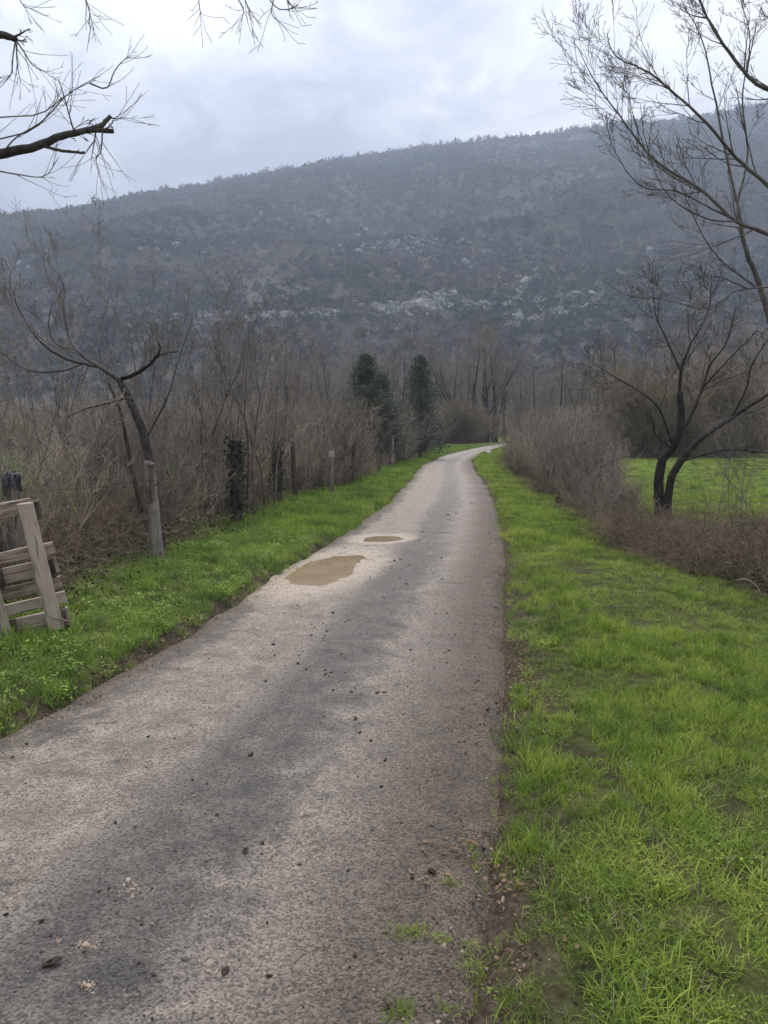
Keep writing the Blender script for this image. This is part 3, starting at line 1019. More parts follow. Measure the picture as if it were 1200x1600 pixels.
for h, lab in ((1.05, 'top strand of fence wire along the hedge'), (0.70, 'middle strand of fence wire along the hedge'), (0.35, 'lowest strand of fence wire along the hedge')):
    pts = []
    for a in range(len(wy) - 1):
        for t in np.linspace(0, 1, 8, endpoint=False):
            y = wy[a] + (wy[a + 1] - wy[a]) * t
            pts.append((wx[a] + (wx[a + 1] - wx[a]) * t, y - 0.08, h - 0.05 * math.sin(math.pi * t) + 0.02 * math.sin(a * 2.1)))
    P = np.array(pts)
    tag(link('fence_wire', tubes('fence_wire', [([(P, np.full(len(P), 0.0022))], 4)]), M_WIRE), lab, 'fence wire')

# ------------------------------------------------------------------ bare trees close to the lane
CFG_NEAR = dict(n=(8, 8, 7, 6, 4), wob=(0.06, 0.06, 0.07, 0.08, 0.1), up=(0.03, 0.055, 0.05, 0.04, 0.03), taper=(0.6, 0.75, 0.75, 0.7, 0.6), rmin=0.0021,
                kids=(6, 4.8, 2.8, 0.8, 0), t0=(0.25, 0.12, 0.1, 0.2, 0), ang=(0.62, 0.6, 0.6, 0.6, 0.6), rr=(0.55, 0.5, 0.6, 0.7, 0.6), ratio=(0.6, 0.62, 0.62, 0.5, 0.5))


def guided_tree(name, base, trunks, limbs, label, seed, C, kids=7, twig_len=1.0, bark=M_BARK, twig=M_TWIG, sawn=(), t0=0.2):
    """trunks/limbs: (guide points, r0, r1). Each limb is a part; the fine growth is the crown"""
    rg = np.random.default_rng(seed)
    root = empty(name, tuple(base))
    tag(root, label, 'tree')
    b = np.array(base, float)
    out = [[] for _ in range(len(C['n']))]
    for kind, lst in (('trunk', trunks), ('branch', limbs)):
        for gi, (G, r0, r1) in enumerate(lst):
            G = np.array(G, float) - b
            n = max(8, 4 * len(G))
            P = smooth_poly(G, n)
            L = np.linalg.norm(np.diff(P, axis=0), axis=1).sum()
            P[1:-1] += rg.normal(0, 0.002 + 0.02 * r0, (n - 2, 3))
            rad = np.linspace(r0, r1, n) * (1 + rg.normal(0, 0.02, n))
            if kind == 'trunk':
                rad[0] *= 1.35
                rad[1] *= 1.12
            Pc, rc = np.vstack([P, P[-1] + (P[-1] - P[-2]) * 0.01]), np.append(rad, 0.0005)
            link(kind, tubes(kind, [([(Pc, rc)], 9 if r0 > 0.03 else 6)]), bark, root)
            if kind == 'branch':
                sprout(out, rg, P, rad * 0.8, L * twig_len, 0, C, kids=kids * max(0.5, L / 1.5), t0=t0)
            else:
                sprout(out, rg, P, rad * 0.35, L * twig_len * 0.5, 0, C, kids=2, t0=0.7)
    big = [p for l in out[1:3] for p in l]
    small = [p for l in out[3:] for p in l]
    link('crown', tubes('crown', [(big, 5), (small, 3)]), twig, root)
    return root


A = at
# the tree that leans over the fence on the left
Y = 9.1
guided_tree('bare_tree', (A(255, 884, Y)[0], Y, 0.0),
            [([A(255, 886, Y), A(246, 800, Y), A(233, 715, Y), A(214, 650, Y), A(186, 593, Y + .1)], 0.060, 0.042),
             ([A(243, 880, Y + .1), A(222, 800, Y + .2), A(205, 730, Y + .2), A(190, 650, Y + .3), A(170, 598, Y + .3)], 0.035, 0.014)],
            [([A(186, 593, Y + .1), A(214, 583, Y), A(238, 565, Y - .1), A(249, 548, Y - .1), A(247, 534, Y - .1)], 0.026, 0.014),
             ([A(240, 562, Y - .1), A(258, 552, Y - .1), A(279, 549, Y - .2)], 0.012, 0.006),
             ([A(186, 593, Y + .1), A(152, 571, Y), A(122, 550, Y), A(106, 520, Y + .1), A(99, 480, Y + .1), A(100, 452, Y + .2), A(92, 428, Y + .2)], 0.028, 0.006),
             ([A(152, 573, Y), A(104, 561, Y - .2), A(60, 531, Y - .3), A(28, 480, Y - .3), A(14, 430, Y - .3)], 0.017, 0.004),
             ([A(128, 568, Y), A(96, 580, Y - .3), A(50, 580, Y - .5), A(20, 565, Y - .6), A(-10, 540, Y - .6)], 0.014, 0.005),
             ([A(120, 552, Y), A(85, 535, Y + .3), A(76, 505, Y + .4), A(82, 470, Y + .4)], 0.011, 0.004),
             ([A(200, 620, Y + .1), A(170, 630, Y), A(130, 640, Y - .1), A(100, 655, Y - .2)], 0.012, 0.004),
             ([A(226, 690, Y), A(262, 620, Y + .3), A(280, 560, Y + .5), A(300, 500, Y + .6)], 0.014, 0.004)],
            'bare tree leaning left with a crooked fork, growing at the pale split post', 31, dict(CFG_NEAR, rmin=0.003), kids=7, twig_len=0.85, bark=M_TRUNK)

# the sawn tree whose limbs reach in at the upper left
Y = 5.7
guided_tree('pruned_tree', (-4.7, 6.0, 0.0),
            [([(-4.7, 6.0, -0.1), (-4.65, 5.95, 1.2), (-4.5, 5.9, 2.3), (-4.3, 5.8, 3.3), (-4.2, 5.75, 4.4), (-3.9, 5.7, 5.3)], 0.17, 0.07)],
            [([(-4.45, 5.88, 2.6), A(-160, 292, Y), A(-60, 258, Y), A(0, 241, Y), A(55, 229, Y), A(98, 212, Y), A(140, 203, Y), A(177, 205, Y)], 0.048, 0.016),
             ([A(140, 204, Y), A(158, 196, Y), A(173, 181, Y)], 0.022, 0.013),
             ([A(70, 229, Y), A(100, 236, Y - .02), A(132, 238, Y - .03)], 0.012, 0.009),
             ([(-4.3, 5.8, 3.4), A(-150, 100, Y + .2), A(-50, 62, Y + .2), A(0, 54, Y + .2), A(26, 62, Y + .2)], 0.05, 0.020)],
            'bare tree with sawn limbs reaching in at the upper left', 32, dict(CFG_NEAR, up=(0, 0.01, 0.0, -0.02, -0.03), kids=(4, 4, 3, 2, 0)), kids=1.6, twig_len=0.2, t0=0.45)
pr = bpy.data.objects['pruned_tree']
rg = np.random.default_rng(33)
whips = [[A(-60, 195, Y), A(0, 183, Y), A(60, 179, Y), A(95, 155, Y), A(128, 133, Y), A(157, 119, Y)],
         [A(-60, 235, Y + .1), A(0, 217, Y + .1), A(50, 203, Y + .1), A(85, 170, Y + .1), A(108, 145, Y + .1), A(150, 125, Y + .1)],
         [A(5, 238, Y), A(25, 215, Y - .1), A(65, 190, Y - .1), A(84, 165, Y - .15)],
         [A(116, 206, Y), A(108, 180, Y - .1), A(100, 150, Y - .2), A(90, 120, Y - .2)],
         [A(26, 64, Y + .2), A(40, 85, Y + .2), A(52, 103, Y + .2), A(73, 114, Y + .2)],
         [A(24, 66, Y + .2), A(20, 90, Y + .2), A(18, 115, Y + .2), A(0, 137, Y + .2)],
         [A(26, 68, Y + .2), A(27, 100, Y + .2), A(32, 128, Y + .2)],
         [A(160, 206, Y), A(158, 235, Y), A(150, 250, Y), A(156, 268, Y)],
         [A(150, 205, Y), A(146, 230, Y), A(142, 252, Y)],
         [A(172, 184, Y), A(183, 186, Y), A(194, 183, Y)],
         [A(-30, 262, Y), A(30, 273, Y - .1), A(70, 275, Y - .1), A(92, 245, Y - .1)],
         [A(140, 130, Y + .1), A(166, 138, Y + .15), A(178, 113, Y + .2), A(190, 97, Y + .2), A(203, 89, Y + .2)]]
Cw = dict(CFG_NEAR, rmin=0.0016)


def twig_part(P, r0, r1, L, kids, t0):
    out = [[] for _ in range(5)]
    rad = np.linspace(r0, r1, len(P))
    sprout(out, rg, P, rad, L, 2, Cw, kids=kids, t0=t0)
    link('hanging_twig', tubes('hanging_twig', [([(P, rad)], 5), (out[2] + out[3] + out[4], 3)]), M_TWIG, pr)


for W in whips:
    twig_part(smooth_poly(np.array(W) - np.array(pr.location), 12), 0.0065, 0.0022, 0.55, 7, 0.1)
# the limb that passes above the picture and lets its twigs hang into it
C_over = [(-4.1, 5.7, 4.7), A(-150, -150, 5.2), A(60, -190, 5.0), A(250, -150, 4.9), A(380, -80, 4.8), A(440, -40, 4.8)]
P = smooth_poly(np.array(C_over) - np.array(pr.location), 24)
link('branch', tubes('branch', [([(P, np.linspace(0.05, 0.010, 24))], 7)]), M_BARK, pr)
for W in [[(380, -80), (372, -30), (385, 5), (396, 28)], [(400, -70), (410, -20), (432, 12), (452, 14), (466, 8)], [(350, -95), (362, -20), (380, 12), (378, 30)],
          [(290, -130), (308, -40), (311, 5), (314, 22)], [(120, -185), (126, -40), (136, 5), (147, 46)], [(100, -185), (130, -20), (140, 18), (138, 38)],
          [(420, -55), (428, -10), (424, 18), (430, 30)], [(10, -190), (20, -40), (34, 5), (50, 14)], [(440, -42), (446, -10), (452, 8)]]:
    P = smooth_poly(np.array([A(a, b, 4.85) for a, b in W]) - np.array(pr.location), 10)
    twig_part(P, 0.005, 0.002, 0.42, 6, 0.45)

# the twin-stemmed tree on the right, standing in the brambles
Y = 13.3
guided_tree('twin_stem_tree', (A(1036, 812, Y)[0], Y, 0.0),
            [([A(1031, 832, Y), A(1030, 790, Y), A(1029, 750, Y), A(1036, 718, Y), A(1054, 694, Y), A(1064, 655, Y), A(1062, 612, Y)], 0.098, 0.055),
             ([A(1044, 832, Y - .05), A(1043, 790, Y - .05), A(1049, 748, Y - .1), A(1070, 712, Y - .2), A(1100, 681, Y - .3), A(1142, 654, Y - .4), A(1182, 627, Y - .5), A(1230, 600, Y - .6)], 0.084, 0.020)],
            [([A(1060, 684, Y), A(1082, 645, Y + .2), A(1098, 605, Y + .3), A(1110, 570, Y + .4), A(1135, 535, Y + .5), A(1150, 480, Y + .6)], 0.0368, 0.0075),
             ([A(1062, 615, Y), A(1064, 580, Y - .1), A(1076, 545, Y - .2), A(1092, 515, Y - .2), A(1108, 480, Y - .2), A(1112, 430, Y - .2)], 0.0288, 0.0060),
             ([A(1064, 580, Y - .1), A(1048, 545, Y + .1), A(1034, 515, Y + .2), A(1024, 490, Y + .2), A(1020, 440, Y + .3)], 0.0208, 0.0053),
             ([A(1052, 698, Y), A(1030, 640, Y - .3), A(1000, 612, Y - .4), A(962, 590, Y - .5), A(928, 568, Y - .6)], 0.0208, 0.0045),
             ([A(1050, 700, Y), A(1025, 680, Y - .5), A(1018, 655, Y - .7), A(1000, 640, Y - .8)], 0.0160, 0.0053),
             ([A(1066, 720, Y - .2), A(1100, 711, Y - .8), A(1145, 702, Y - 1.1), A(1200, 708, Y - 1.4), A(1240, 700, Y - 1.5)], 0.0208, 0.0090),
             ([A(1100, 605, Y + .3), A(1112, 590, Y + .2), A(1140, 560, Y), A(1180, 520, Y - .2)], 0.0176, 0.0053),
             ([A(1142, 654, Y - .4), A(1165, 610, Y - .6), A(1175, 570, Y - .7), A(1200, 530, Y - .8)], 0.0192, 0.0060),
             ([A(1034, 720, Y), A(1020, 712, Y - .2), A(1008, 716, Y - .3)], 0.0160, 0.0060)],
            'dark twin-stemmed bare tree standing in the brambles beside the meadow', 34, dict(CFG_NEAR, rmin=0.003, wob=(0.08, 0.09, 0.11, 0.12, 0.12), ang=(0.75, 0.75, 0.7, 0.6, 0.6)), kids=6.5, twig_len=0.6, bark=M_BLACKBARK, twig=M_DARKTWIG)

# the large tree beyond the right edge whose limbs fan into the sky
Y = 8.8
guided_tree('spreading_tree', (5.9, 9.6, 0.0),
            [([(5.9, 9.6, -0.1), (5.85, 9.5, 0.9), (5.7, 9.3, 1.9), (5.45, 9.1, 2.9), (5.3, 9.0, 3.6)], 0.0824, 0.0528),
             ([(5.85, 9.6, 0.9), (5.3, 9.9, 2.0), A(1190, 455, 10.0), A(1165, 390, 10.0), A(1152, 320, 10.1)], 0.0463, 0.0211)],
            [([(5.7, 9.3, 2.0), A(1290, 430, Y), A(1200, 366, Y), A(1150, 346, Y), A(1095, 296, Y), A(1025, 252, Y), A(975, 190, Y), A(932, 132, Y), A(902, 72, Y)], 0.0283, 0.0032),
             ([(5.5, 9.1, 2.8), A(1285, 370, Y - .3), A(1200, 290, Y - .3), A(1150, 246, Y - .3), A(1102, 190, Y - .4), A(1060, 152, Y - .4), A(1012, 112, Y - .5), A(962, 88, Y - .5), A(948, 52, Y - .5)], 0.0257, 0.0032),
             ([(5.3, 9.0, 3.6), A(1250, 180, Y + .3), A(1180, 130, Y + .3), A(1132, 72, Y + .3), A(1095, 5, Y + .3), A(1070, -60, Y + .3)], 0.0309, 0.0063),
             ([A(1152, 320, 10.1), A(1128, 210, 10.1), A(1114, 140, 10.1), A(1096, 60, 10.1), A(1064, 0, 10.1)], 0.0175, 0.0042),
             ([A(1200, 366, Y), A(1120, 330, Y + .3), A(1060, 300, Y + .4), A(1000, 290, Y + .5), A(960, 235, Y + .5), A(945, 180, Y + .5)], 0.0113, 0.0026),
             ([A(1150, 346, Y), A(1100, 340, Y - .4), A(1040, 300, Y - .5), A(1010, 225, Y - .6), A(1000, 160, Y - .6)], 0.0103, 0.0026),
             ([(5.6, 9.2, 2.4), A(1280, 440, Y - .6), A(1200, 448, Y - .6), A(1150, 455, Y - .6), A(1105, 482, Y - .7), A(1050, 470, Y - .7), A(1018, 464, Y - .7)], 0.0144, 0.0032),
             ([A(1170, 452, Y - .6), A(1140, 438, Y - .7), A(1110, 432, Y - .8), A(1070, 440, Y - .9), A(1020, 438, Y - .9)], 0.0072, 0.0021),
             ([A(1152, 320, 10.1), A(1168, 240, 10.2), A(1160, 150, 10.2), A(1172, 60, 10.2), A(1150, -20, 10.2)], 0.0134, 0.0042),
             ([A(1190, 455, 10.0), A(1120, 400, 10.3), A(1080, 330, 10.4), A(1060, 270, 10.4)], 0.0134, 0.0032),
             ([(5.3, 9.0, 3.6), A(1280, 60, Y), A(1230, 20, Y), A(1190, -30, Y)], 0.0309, 0.0106)],
            'tall bare tree at the right edge with limbs fanning across the sky', 35, CFG_NEAR, kids=7.0, twig_len=0.31)

# ------------------------------------------------------------------ saplings along the left hedge
CFG_SAP = dict(n=(8, 6, 5, 4), wob=(0.08, 0.12, 0.16, 0.2), up=(0.05, 0.09, 0.06, 0.03), taper=(0.75, 0.75, 0.7, 0.6), rmin=0.0022,
               kids=(9, 6, 4, 0), t0=(0.25, 0.2, 0.15, 0), ang=(0.55, 0.6, 0.7, 0.8), rr=(0.6, 0.55, 0.6, 0.6), ratio=(0.55, 0.5, 0.45, 0.5))


def sapling_meshes(seed, H, stems, spread, r0, C):
    rg = np.random.default_rng(seed)
    out = [[] for _ in range(len(C['n']))]
    for s in range(stems):
        a = rg.uniform(0, 6.28)
        d = norm(np.array([math.cos(a) * spread, math.sin(a) * spread, 1.0]))
        grow(out, rg, (0.08 * math.cos(a), 0.08 * math.sin(a), -0.08), d, H * rg.uniform(0.75, 1.1), r0 * rg.uniform(0.6, 1.1), 0, C)
    st = tubes('stem', [(out[0], 6)])
    tw_ = tubes('twigs', [(out[1], 4), ([p for l in out[2:] for p in l], 3)])
    return st, tw_


def place_shrub(name, ms, x, y, rz, s, label, cat, group=None, mats=(M_TWIG, M_TWIG), parts=('stem', 'twigs')):
    e = empty(name, (x, y, float(ground_z(x, y))), rz)
    e.scale = (s, s, s)
    tag(e, label, cat, group)
    link(parts[0], ms[0], mats[0], e)
    link(parts[1], ms[1], mats[1], e)
    return e


SAP = [sapling_meshes(100 + k, 3.0, (1, 2, 3, 2, 1)[k], 0.22, 0.020, CFG_SAP) for k in range(5)]
for (px, Y, k, rz, s, lab) in [
        (392, 12.6, 2, 0.4, 1.10, 'tall forked sapling rising beside the first ivy post'),
        (372, 13.4, 1, 2.0, 1.12, 'thin sapling right behind the first ivy post'),
        (418, 14.0, 2, 3.0, 1.08, 'forked sapling between the two ivy posts'),
        (318, 11.6, 0, 1.0, 1.12, 'slender sapling between the leaning tree and the first ivy post'),
        (462, 17.0, 1, 5.0, 1.05, 'sapling just beyond the ivy-headed post'),
        (492, 18.5, 4, 4.0, 1.05, 'straight sapling beside the post with a pale top'),
        (540, 24.0, 3, 2.5, 1.0, 'sapling in the hedge in front of the wide conifer'),
        (95, 10.8, 3, 0.2, 1.20, 'pale forked sapling behind the thick grey post'),
        (30, 10.4, 2, 1.7, 1.15, 'sapling at the far left behind the pallet'),
        (150, 12.2, 1, 3.6, 1.05, 'sapling in the brush under the leaning tree'),
        (285, 13.0, 2, 5.1, 1.12, 'many-stemmed sapling right of the leaning tree'),
        (345, 15.5, 3, 0.8, 1.25, 'tall sapling seen between the leaning tree and the first ivy post'),
        (440, 19.0, 2, 1.9, 1.2, 'tall many-stemmed sapling behind the ivy-headed post'),
        (512, 21.5, 0, 2.9, 1.15, 'thin sapling right behind the pale-topped post'),
        (60, 13.5, 4, 3.3, 1.2, 'straight thin sapling behind the pale forked one'),
        (205, 14.5, 2, 4.4, 1.15, 'sapling directly behind the leaning trunk'),
        (622, 36.0, 3, 1.1, 1.2, 'sapling between the conifers')]:
    x = A(px, 700, Y)[0]
    place_shrub('bare_sapling', SAP[k], x, Y, rz, s, lab, 'sapling', 'saplings in the left hedge')
for (px, Y, k, rz, s, lab) in [
        (1135, 11.5, 3, 0.4, 0.55, 'small leafless shoots rising from the brambles beside the twin-stemmed tree'),
        (1165, 10.6, 1, 1.4, 0.62, 'thin leafless shoots from the brambles near the right edge'),
        (1188, 9.4, 0, 2.4, 0.58, 'single leafless shoot from the brambles at the right edge'),
        (850, 17.5, 2, 2.1, 0.72, 'dark sapling poking from the right hedge'),
        (905, 18.5, 3, 0.9, 0.85, 'taller sapling in the right hedge left of the twin-stemmed tree'),
        (820, 25.0, 2, 4.1, 1.0, 'sapling in the right hedge further along the lane'),
        (955, 16.5, 1, 3.1, 0.62, 'low sapling at the end of the right hedge beside the meadow')]:
    place_shrub('bare_sapling', SAP[k], A(px, 700, Y)[0], Y, rz, s, lab, 'sapling', 'saplings on the right of the lane')

# ------------------------------------------------------------------ thickets (stuff)


def brush_mesh(seed, H, stems, rad, lean, C, mat):
    rg = np.random.default_rng(seed)
    out = [[] for _ in range(len(C['n']))]
    for s in range(stems):
        a, q = rg.uniform(0, 6.28), rad * math.sqrt(rg.random())
        d = norm(np.array([rg.normal(0, lean), rg.normal(0, lean), 1.0]))
        grow(out, rg, (q * math.cos(a), q * math.sin(a), -0.08), d, H * rg.uniform(0.45, 1.1), C['r'] * rg.uniform(0.6, 1.2), 0, C)
    me = tubes('brush', [(out[0], 4), ([p for l in out[1:] for p in l], 3)])
    me.materials.append(mat)
    return me


CFG_BRUSH = dict(n=(6, 5, 4), wob=(0.10, 0.15, 0.2), up=(0.05, 0.08, 0.03), taper=(0.7, 0.6, 0.5), rmin=0.0028, r=0.0080,
                 kids=(6, 3.5, 0), t0=(0.15, 0.15, 0), ang=(0.6, 0.75, 0.8), rr=(0.6, 0.65, 0.6), ratio=(0.42, 0.45, 0.4))
CFG_BRAM = dict(n=(8, 5, 4), wob=(0.22, 0.28, 0.3), up=(-0.16, -0.06, -0.02), taper=(0.6, 0.5, 0.5), rmin=0.0026, r=0.006,
                kids=(6, 3, 0), t0=(0.15, 0.1, 0), ang=(0.9, 0.9, 0.8), rr=(0.65, 0.7, 0.6), ratio=(0.4, 0.5, 0.4))
brush = [brush_mesh(200 + k, 2.1, (22, 16, 20, 12, 18, 24)[k], 0.6, (0.22, 0.5, 0.3, 0.6, 0.38, 0.25)[k], CFG_BRUSH, (M_BRUSH, M_BRUSH, M_TWIG)[k % 3]) for k in range(6)]
bram = [brush_mesh(220 + k, 1.5, 34, 0.55, 0.75, CFG_BRAM, M_BRAMBLE) for k in range(5)]
# dry leafy litter low in the hedge
rg = np.random.default_rng(77)
litter = []
for k in range(3):
    P = rg.normal(0, 1, (160, 3)) * np.array([0.30, 0.30, 0.10]) + np.array([0, 0, 0.12])
    P[:, 2] = np.abs(P[:, 2])
    litter.append(leaf_cluster('litter', rg, P, 0.032, M_LITTER if k else M_IVY))
for i, me in enumerate(brush + bram + litter):
    me.name = 'thicket_%02d' % i
C_THICK = proto_collection('thicket', brush + bram + litter)      # 0-5 brush, 6-10 bramble, 11-13 ivy litter
rg = np.random.default_rng(78)


def band(n, y0, y1, f, power=1.0):
    y = y0 + (y1 - y0) * rg.random(n) ** power
    return f(y), y


# left hedge
X, Yv, pk, s = [], [], [], []


def put(x, y, p, sz):
    X.append(x), Yv.append(y), pk.append(p), s.append(sz)


n = 270
x, y = band(n, 6.2, 62, lambda y: hl(y) + np.interp(y, [8, 16, 20], [-0.30, -0.25, 0.2]) - np.abs(rg.normal(0, 1.0, len(y))) * np.interp(y, [6, 25, 60], [0.9, 1.2, 2.2]), 1.35)
put(x, y, rg.integers(0, 6, n), rg.uniform(0.5, 1.12, n) * np.interp(y, [6, 12, 40, 62], [0.72, 1.0, 1.2, 1.3]))
n = 75                                         # loose brush further back, over the meadow
y = rg.uniform(11, 40, n)
x = hl(y) - rg.uniform(2.0, 12, n)
put(x, y, rg.integers(0, 6, n), rg.uniform(0.7, 1.1, n))
n = 130
x, y = band(n, 6.0, 40, lambda y: hl(y) - 0.30 - np.abs(rg.normal(0, 0.5, len(y))), 1.5)
put(x, y, rg.integers(6, 11, n), rg.uniform(0.4, 0.75, n))
n = 170
x, y = band(n, 5.8, 45, lambda y: hl(y) + 0.05 - np.abs(rg.normal(0, 0.6, len(y))), 1.5)
put(x, y, rg.integers(11, 14, n), rg.uniform(0.6, 1.3, n))
X, Yv, pk, s = map(np.concatenate, (X, Yv, pk, s))
view = X / Yv
s = s * np.where(((np.abs(view + 0.0135) < 0.028) & (Yv > 19) & (Yv < 30.5)) | ((np.abs(view - 0.0475) < 0.024) & (Yv > 26) & (Yv < 39.5)), 0.36, 1.0)
m = ~((pk < 6) & (Yv < 10.5) & (rg.random(len(X)) < 0.45))       # the hedge is thin at its near end
X, Yv, pk, s = X[m], Yv[m], pk[m], s[m]
scatter('left_hedge_undergrowth', np.stack([X, Yv, ground_z(X, Yv)], 1), pk, turns(rg, len(X), 0.06), s, C_THICK, 'tangle of bare grey-brown brush along the fence', 'undergrowth')
# right hedge and the bramble bank
X, Yv, pk, s = [], [], [], []
n = 220
x, y = band(n, 14.5, 66, lambda y: hr(y) + 0.45 + np.abs(rg.normal(0, 1.0, len(y))) * np.interp(y, [14, 25, 60], [0.8, 1.3, 2.4]), 1.3)
put(x, y, rg.integers(0, 6, n), rg.uniform(0.45, 1.18, n) * np.interp(y, [13, 17, 26, 60], [0.55, 0.85, 1.0, 1.3]))
n = 230
x, y = band(n, 6.6, 40, lambda y: hr(y) + 0.15 + np.abs(rg.normal(0, 0.8, len(y))), 1.9)
put(x, y, rg.integers(6, 11, n), rg.uniform(0.45, 0.85, n) * np.interp(y, [6, 9, 12, 20], [0.62, 0.68, 0.8, 0.95]))
n = 150
y = rg.uniform(8.2, 11.8, n)
x = hr(y) + 0.2 + rg.random(n) * 4.5
put(x, y - 0.0, rg.integers(6, 11, n), rg.uniform(0.38, 0.62, n) * np.interp(y, [8, 10.2, 11.8], [1.0, 0.95, 0.7]))
n = 60
y = rg.uniform(12, 15, n)
x = hr(y) + 0.3 + rg.random(n) * 0.9
put(x, y, rg.integers(0, 11, n), rg.uniform(0.4, 0.7, n))
n = 60
y = rg.uniform(6.4, 8.2, n)
x = hr(y) + 0.15 + rg.random(n) * 1.3
put(x, y, rg.integers(11, 14, n), rg.uniform(0.5, 1.1, n))
X, Yv, pk, s = map(np.concatenate, (X, Yv, pk, s))
s = s * np.where(Yv > 11.4, np.interp(X / Yv, [0.20, 0.26, 0.33], [1.0, 0.85, 0.42]), 1.0)
m = ~((X / Yv > 0.325 + rg.normal(0, 0.012, len(X))) & (Yv > 11.4) & (Yv < 39))                # open meadow beside the twin-stemmed tree
X, Yv, pk, s = X[m], Yv[m], pk[m], s[m]
scatter('right_bramble_undergrowth', np.stack([X, Yv, ground_z(X, Yv)], 1), pk, turns(rg, len(X), 0.06), s, C_THICK, 'reddish-brown brambles and brush bordering the right verge', 'undergrowth')

# ------------------------------------------------------------------ bushes and wood further away
CFG_WOOD = dict(n=(9, 7, 5, 4), wob=(0.05, 0.11, 0.15, 0.18), up=(0.03, 0.07, 0.05, 0.03), taper=(0.95, 0.8, 0.7, 0.5), rmin=0.010,
                kids=(13, 7, 5, 0), t0=(0.36, 0.2, 0.15, 0), ang=(0.6, 0.65, 0.7, 0.8), rr=(0.45, 0.5, 0.6, 0.6), ratio=(0.40, 0.48, 0.45, 0.5))


def wood_meshes(seed, H, r0, stems=1, spread=0.05, C=CFG_WOOD):
    rg = np.random.default_rng(seed)
    out = [[] for _ in range(4)]
    for s in range(stems):
        a = rg.uniform(0, 6.28)
        grow(out, rg, (0.15 * math.cos(a) * (stems > 1), 0.15 * math.sin(a) * (stems > 1), -0.2), norm(np.array([math.cos(a) * spread, math.sin(a) * spread, 1])), H * rg.uniform(0.85, 1.0), r0, 0, C)
    return tubes('trunk', [(out[0], 7)]), tubes('crown', [(out[1], 4), (out[2] + out[3], 3)])


WOOD = [wood_meshes(300 + k, 10.5, 0.18, (1, 1, 2, 1, 1, 2)[k], (0.04, 0.08, 0.12, 0.05, 0.1, 0.16)[k]) for k in range(6)]
rg = np.random.default_rng(310)
cand = []
for _ in range(4000):
    y = rg.uniform(78, 112)
    px = rg.uniform(330, 1230)
    x = (px - 600) / F * y
    if x < -18 and y < 86:
        continue
    if xl(min(y, 99)) - 2 < x < xr(min(y, 99)) + 2 and y < 100:
        continue
    if all((x - a) ** 2 + (y - b) ** 2 > 2.6 for a, b in cand):
        cand.append((x, y))
    if len(cand) >= 120:
        break
for (x, y) in cand:
    k = int(rg.integers(0, 6))
    place_shrub('woodland_tree', WOOD[k], x, y, rg.uniform(0, 6.28), rg.uniform(0.78, 1.12), 'slender bare tree in the far wood below the mountain', 'tree', 'trees of the far wood',
                (M_BLACKBARK, M_WOODTREE), ('trunk', 'crown'))
# the rest of the wood, one mass
wood_all = []
for k, (a, b) in enumerate(WOOD):
    nv = [len(m.vertices) for m in (a, b)]
    Vv = []
    Fq = []
    base = 0
    for m in (a, b):
        c = np.empty(len(m.vertices) * 3, np.float32)
        m.vertices.foreach_get('co', c)
        Vv.append(c.reshape(-1, 3))
        l = np.empty(len(m.loops), np.int32)
        m.loops.foreach_get('vertex_index', l)
        Fq.append(l.reshape(-1, 4) + base)
        base += len(m.vertices)
    me = mesh('wood_%02d' % k, np.concatenate(Vv), Fq, True)
    me.materials.append(M_WOODTREE)
    wood_all.append(me)
C_WOOD = proto_collection('wood', wood_all)
n = 1400
y = rg.uniform(112, 235, n)
x = (rg.uniform(280, 1400, n) - 600) / F * y
m = ~((x < -20) & (y < 130))
x, y = x[m], y[m]
x2 = rg.uniform(-260, -40, 260)                 # scattered trees at the hill foot on the left
y2 = rg.uniform(190, 240, 260)
x3 = rg.uniform(24, 70, 70)                     # the nearer wood edge right of the meadow
y3 = rg.uniform(48, 80, 70)
m3 = x3 > xr(y3) + 9
x, y = np.concatenate([x, x2, x3[m3]]), np.concatenate([y, y2, y3[m3]])
sz = rg.uniform(0.75, 1.1, len(x)) * np.where(y > 185, 0.75, 1.0)
zz = np.maximum(ground_z(x, y), np.where(y > 236, hill_z(x, y), -9))
scatter('far_forest', np.stack([x, y, zz], 1), rg.integers(0, 6, len(x)), turns(rg, len(x)), sz, C_WOOD, 'mass of bare trees filling the valley below the mountain', 'forest')

# shrubs of grey brush at the wood edge
far_brush = [brush_mesh(330 + k, 3.2, 46, 1.3, 0.30, dict(CFG_BRUSH, rmin=0.006, r=0.014, kids=(6, 4, 0)), M_BRUSH) for k in range(4)]
for i, me in enumerate(far_brush):
    me.name = 'far_brush_%02d' % i
C_FB = proto_collection('far_brush', far_brush)
n = 420
y = rg.uniform(42, 82, n)
px = rg.uniform(-50, 760, n)
x = (px - 600) / F * y
m = x < hl(y) - 1.5
xa, ya = x[m], y[m]
n = 240
yb = rg.uniform(40, 76, n)
xb = (rg.uniform(790, 1260, n) - 600) / F * yb
m = (xb > hr(yb) + 2.0) & ((yb > 41) | (xb < 12))
xb, yb = xb[m], yb[m]
yc = rg.uniform(72, 84, 60)
xc = rg.uniform(4, 13, 60)
m = xc < xl(yc) - 2.5
xa, ya = np.concatenate([xa, xb, xc[m]]), np.concatenate([ya, yb, yc[m]])
scatter('far_undergrowth', np.stack([xa, ya, ground_z(xa, ya)], 1), rg.integers(0, 4, len(xa)), turns(rg, len(xa), 0.05), rg.uniform(0.6, 1.15, len(xa)) * np.interp(ya, [40, 60, 80], [0.75, 0.95, 1.05]), C_FB,
        'hazy brown undergrowth in front of the far wood', 'undergrowth')

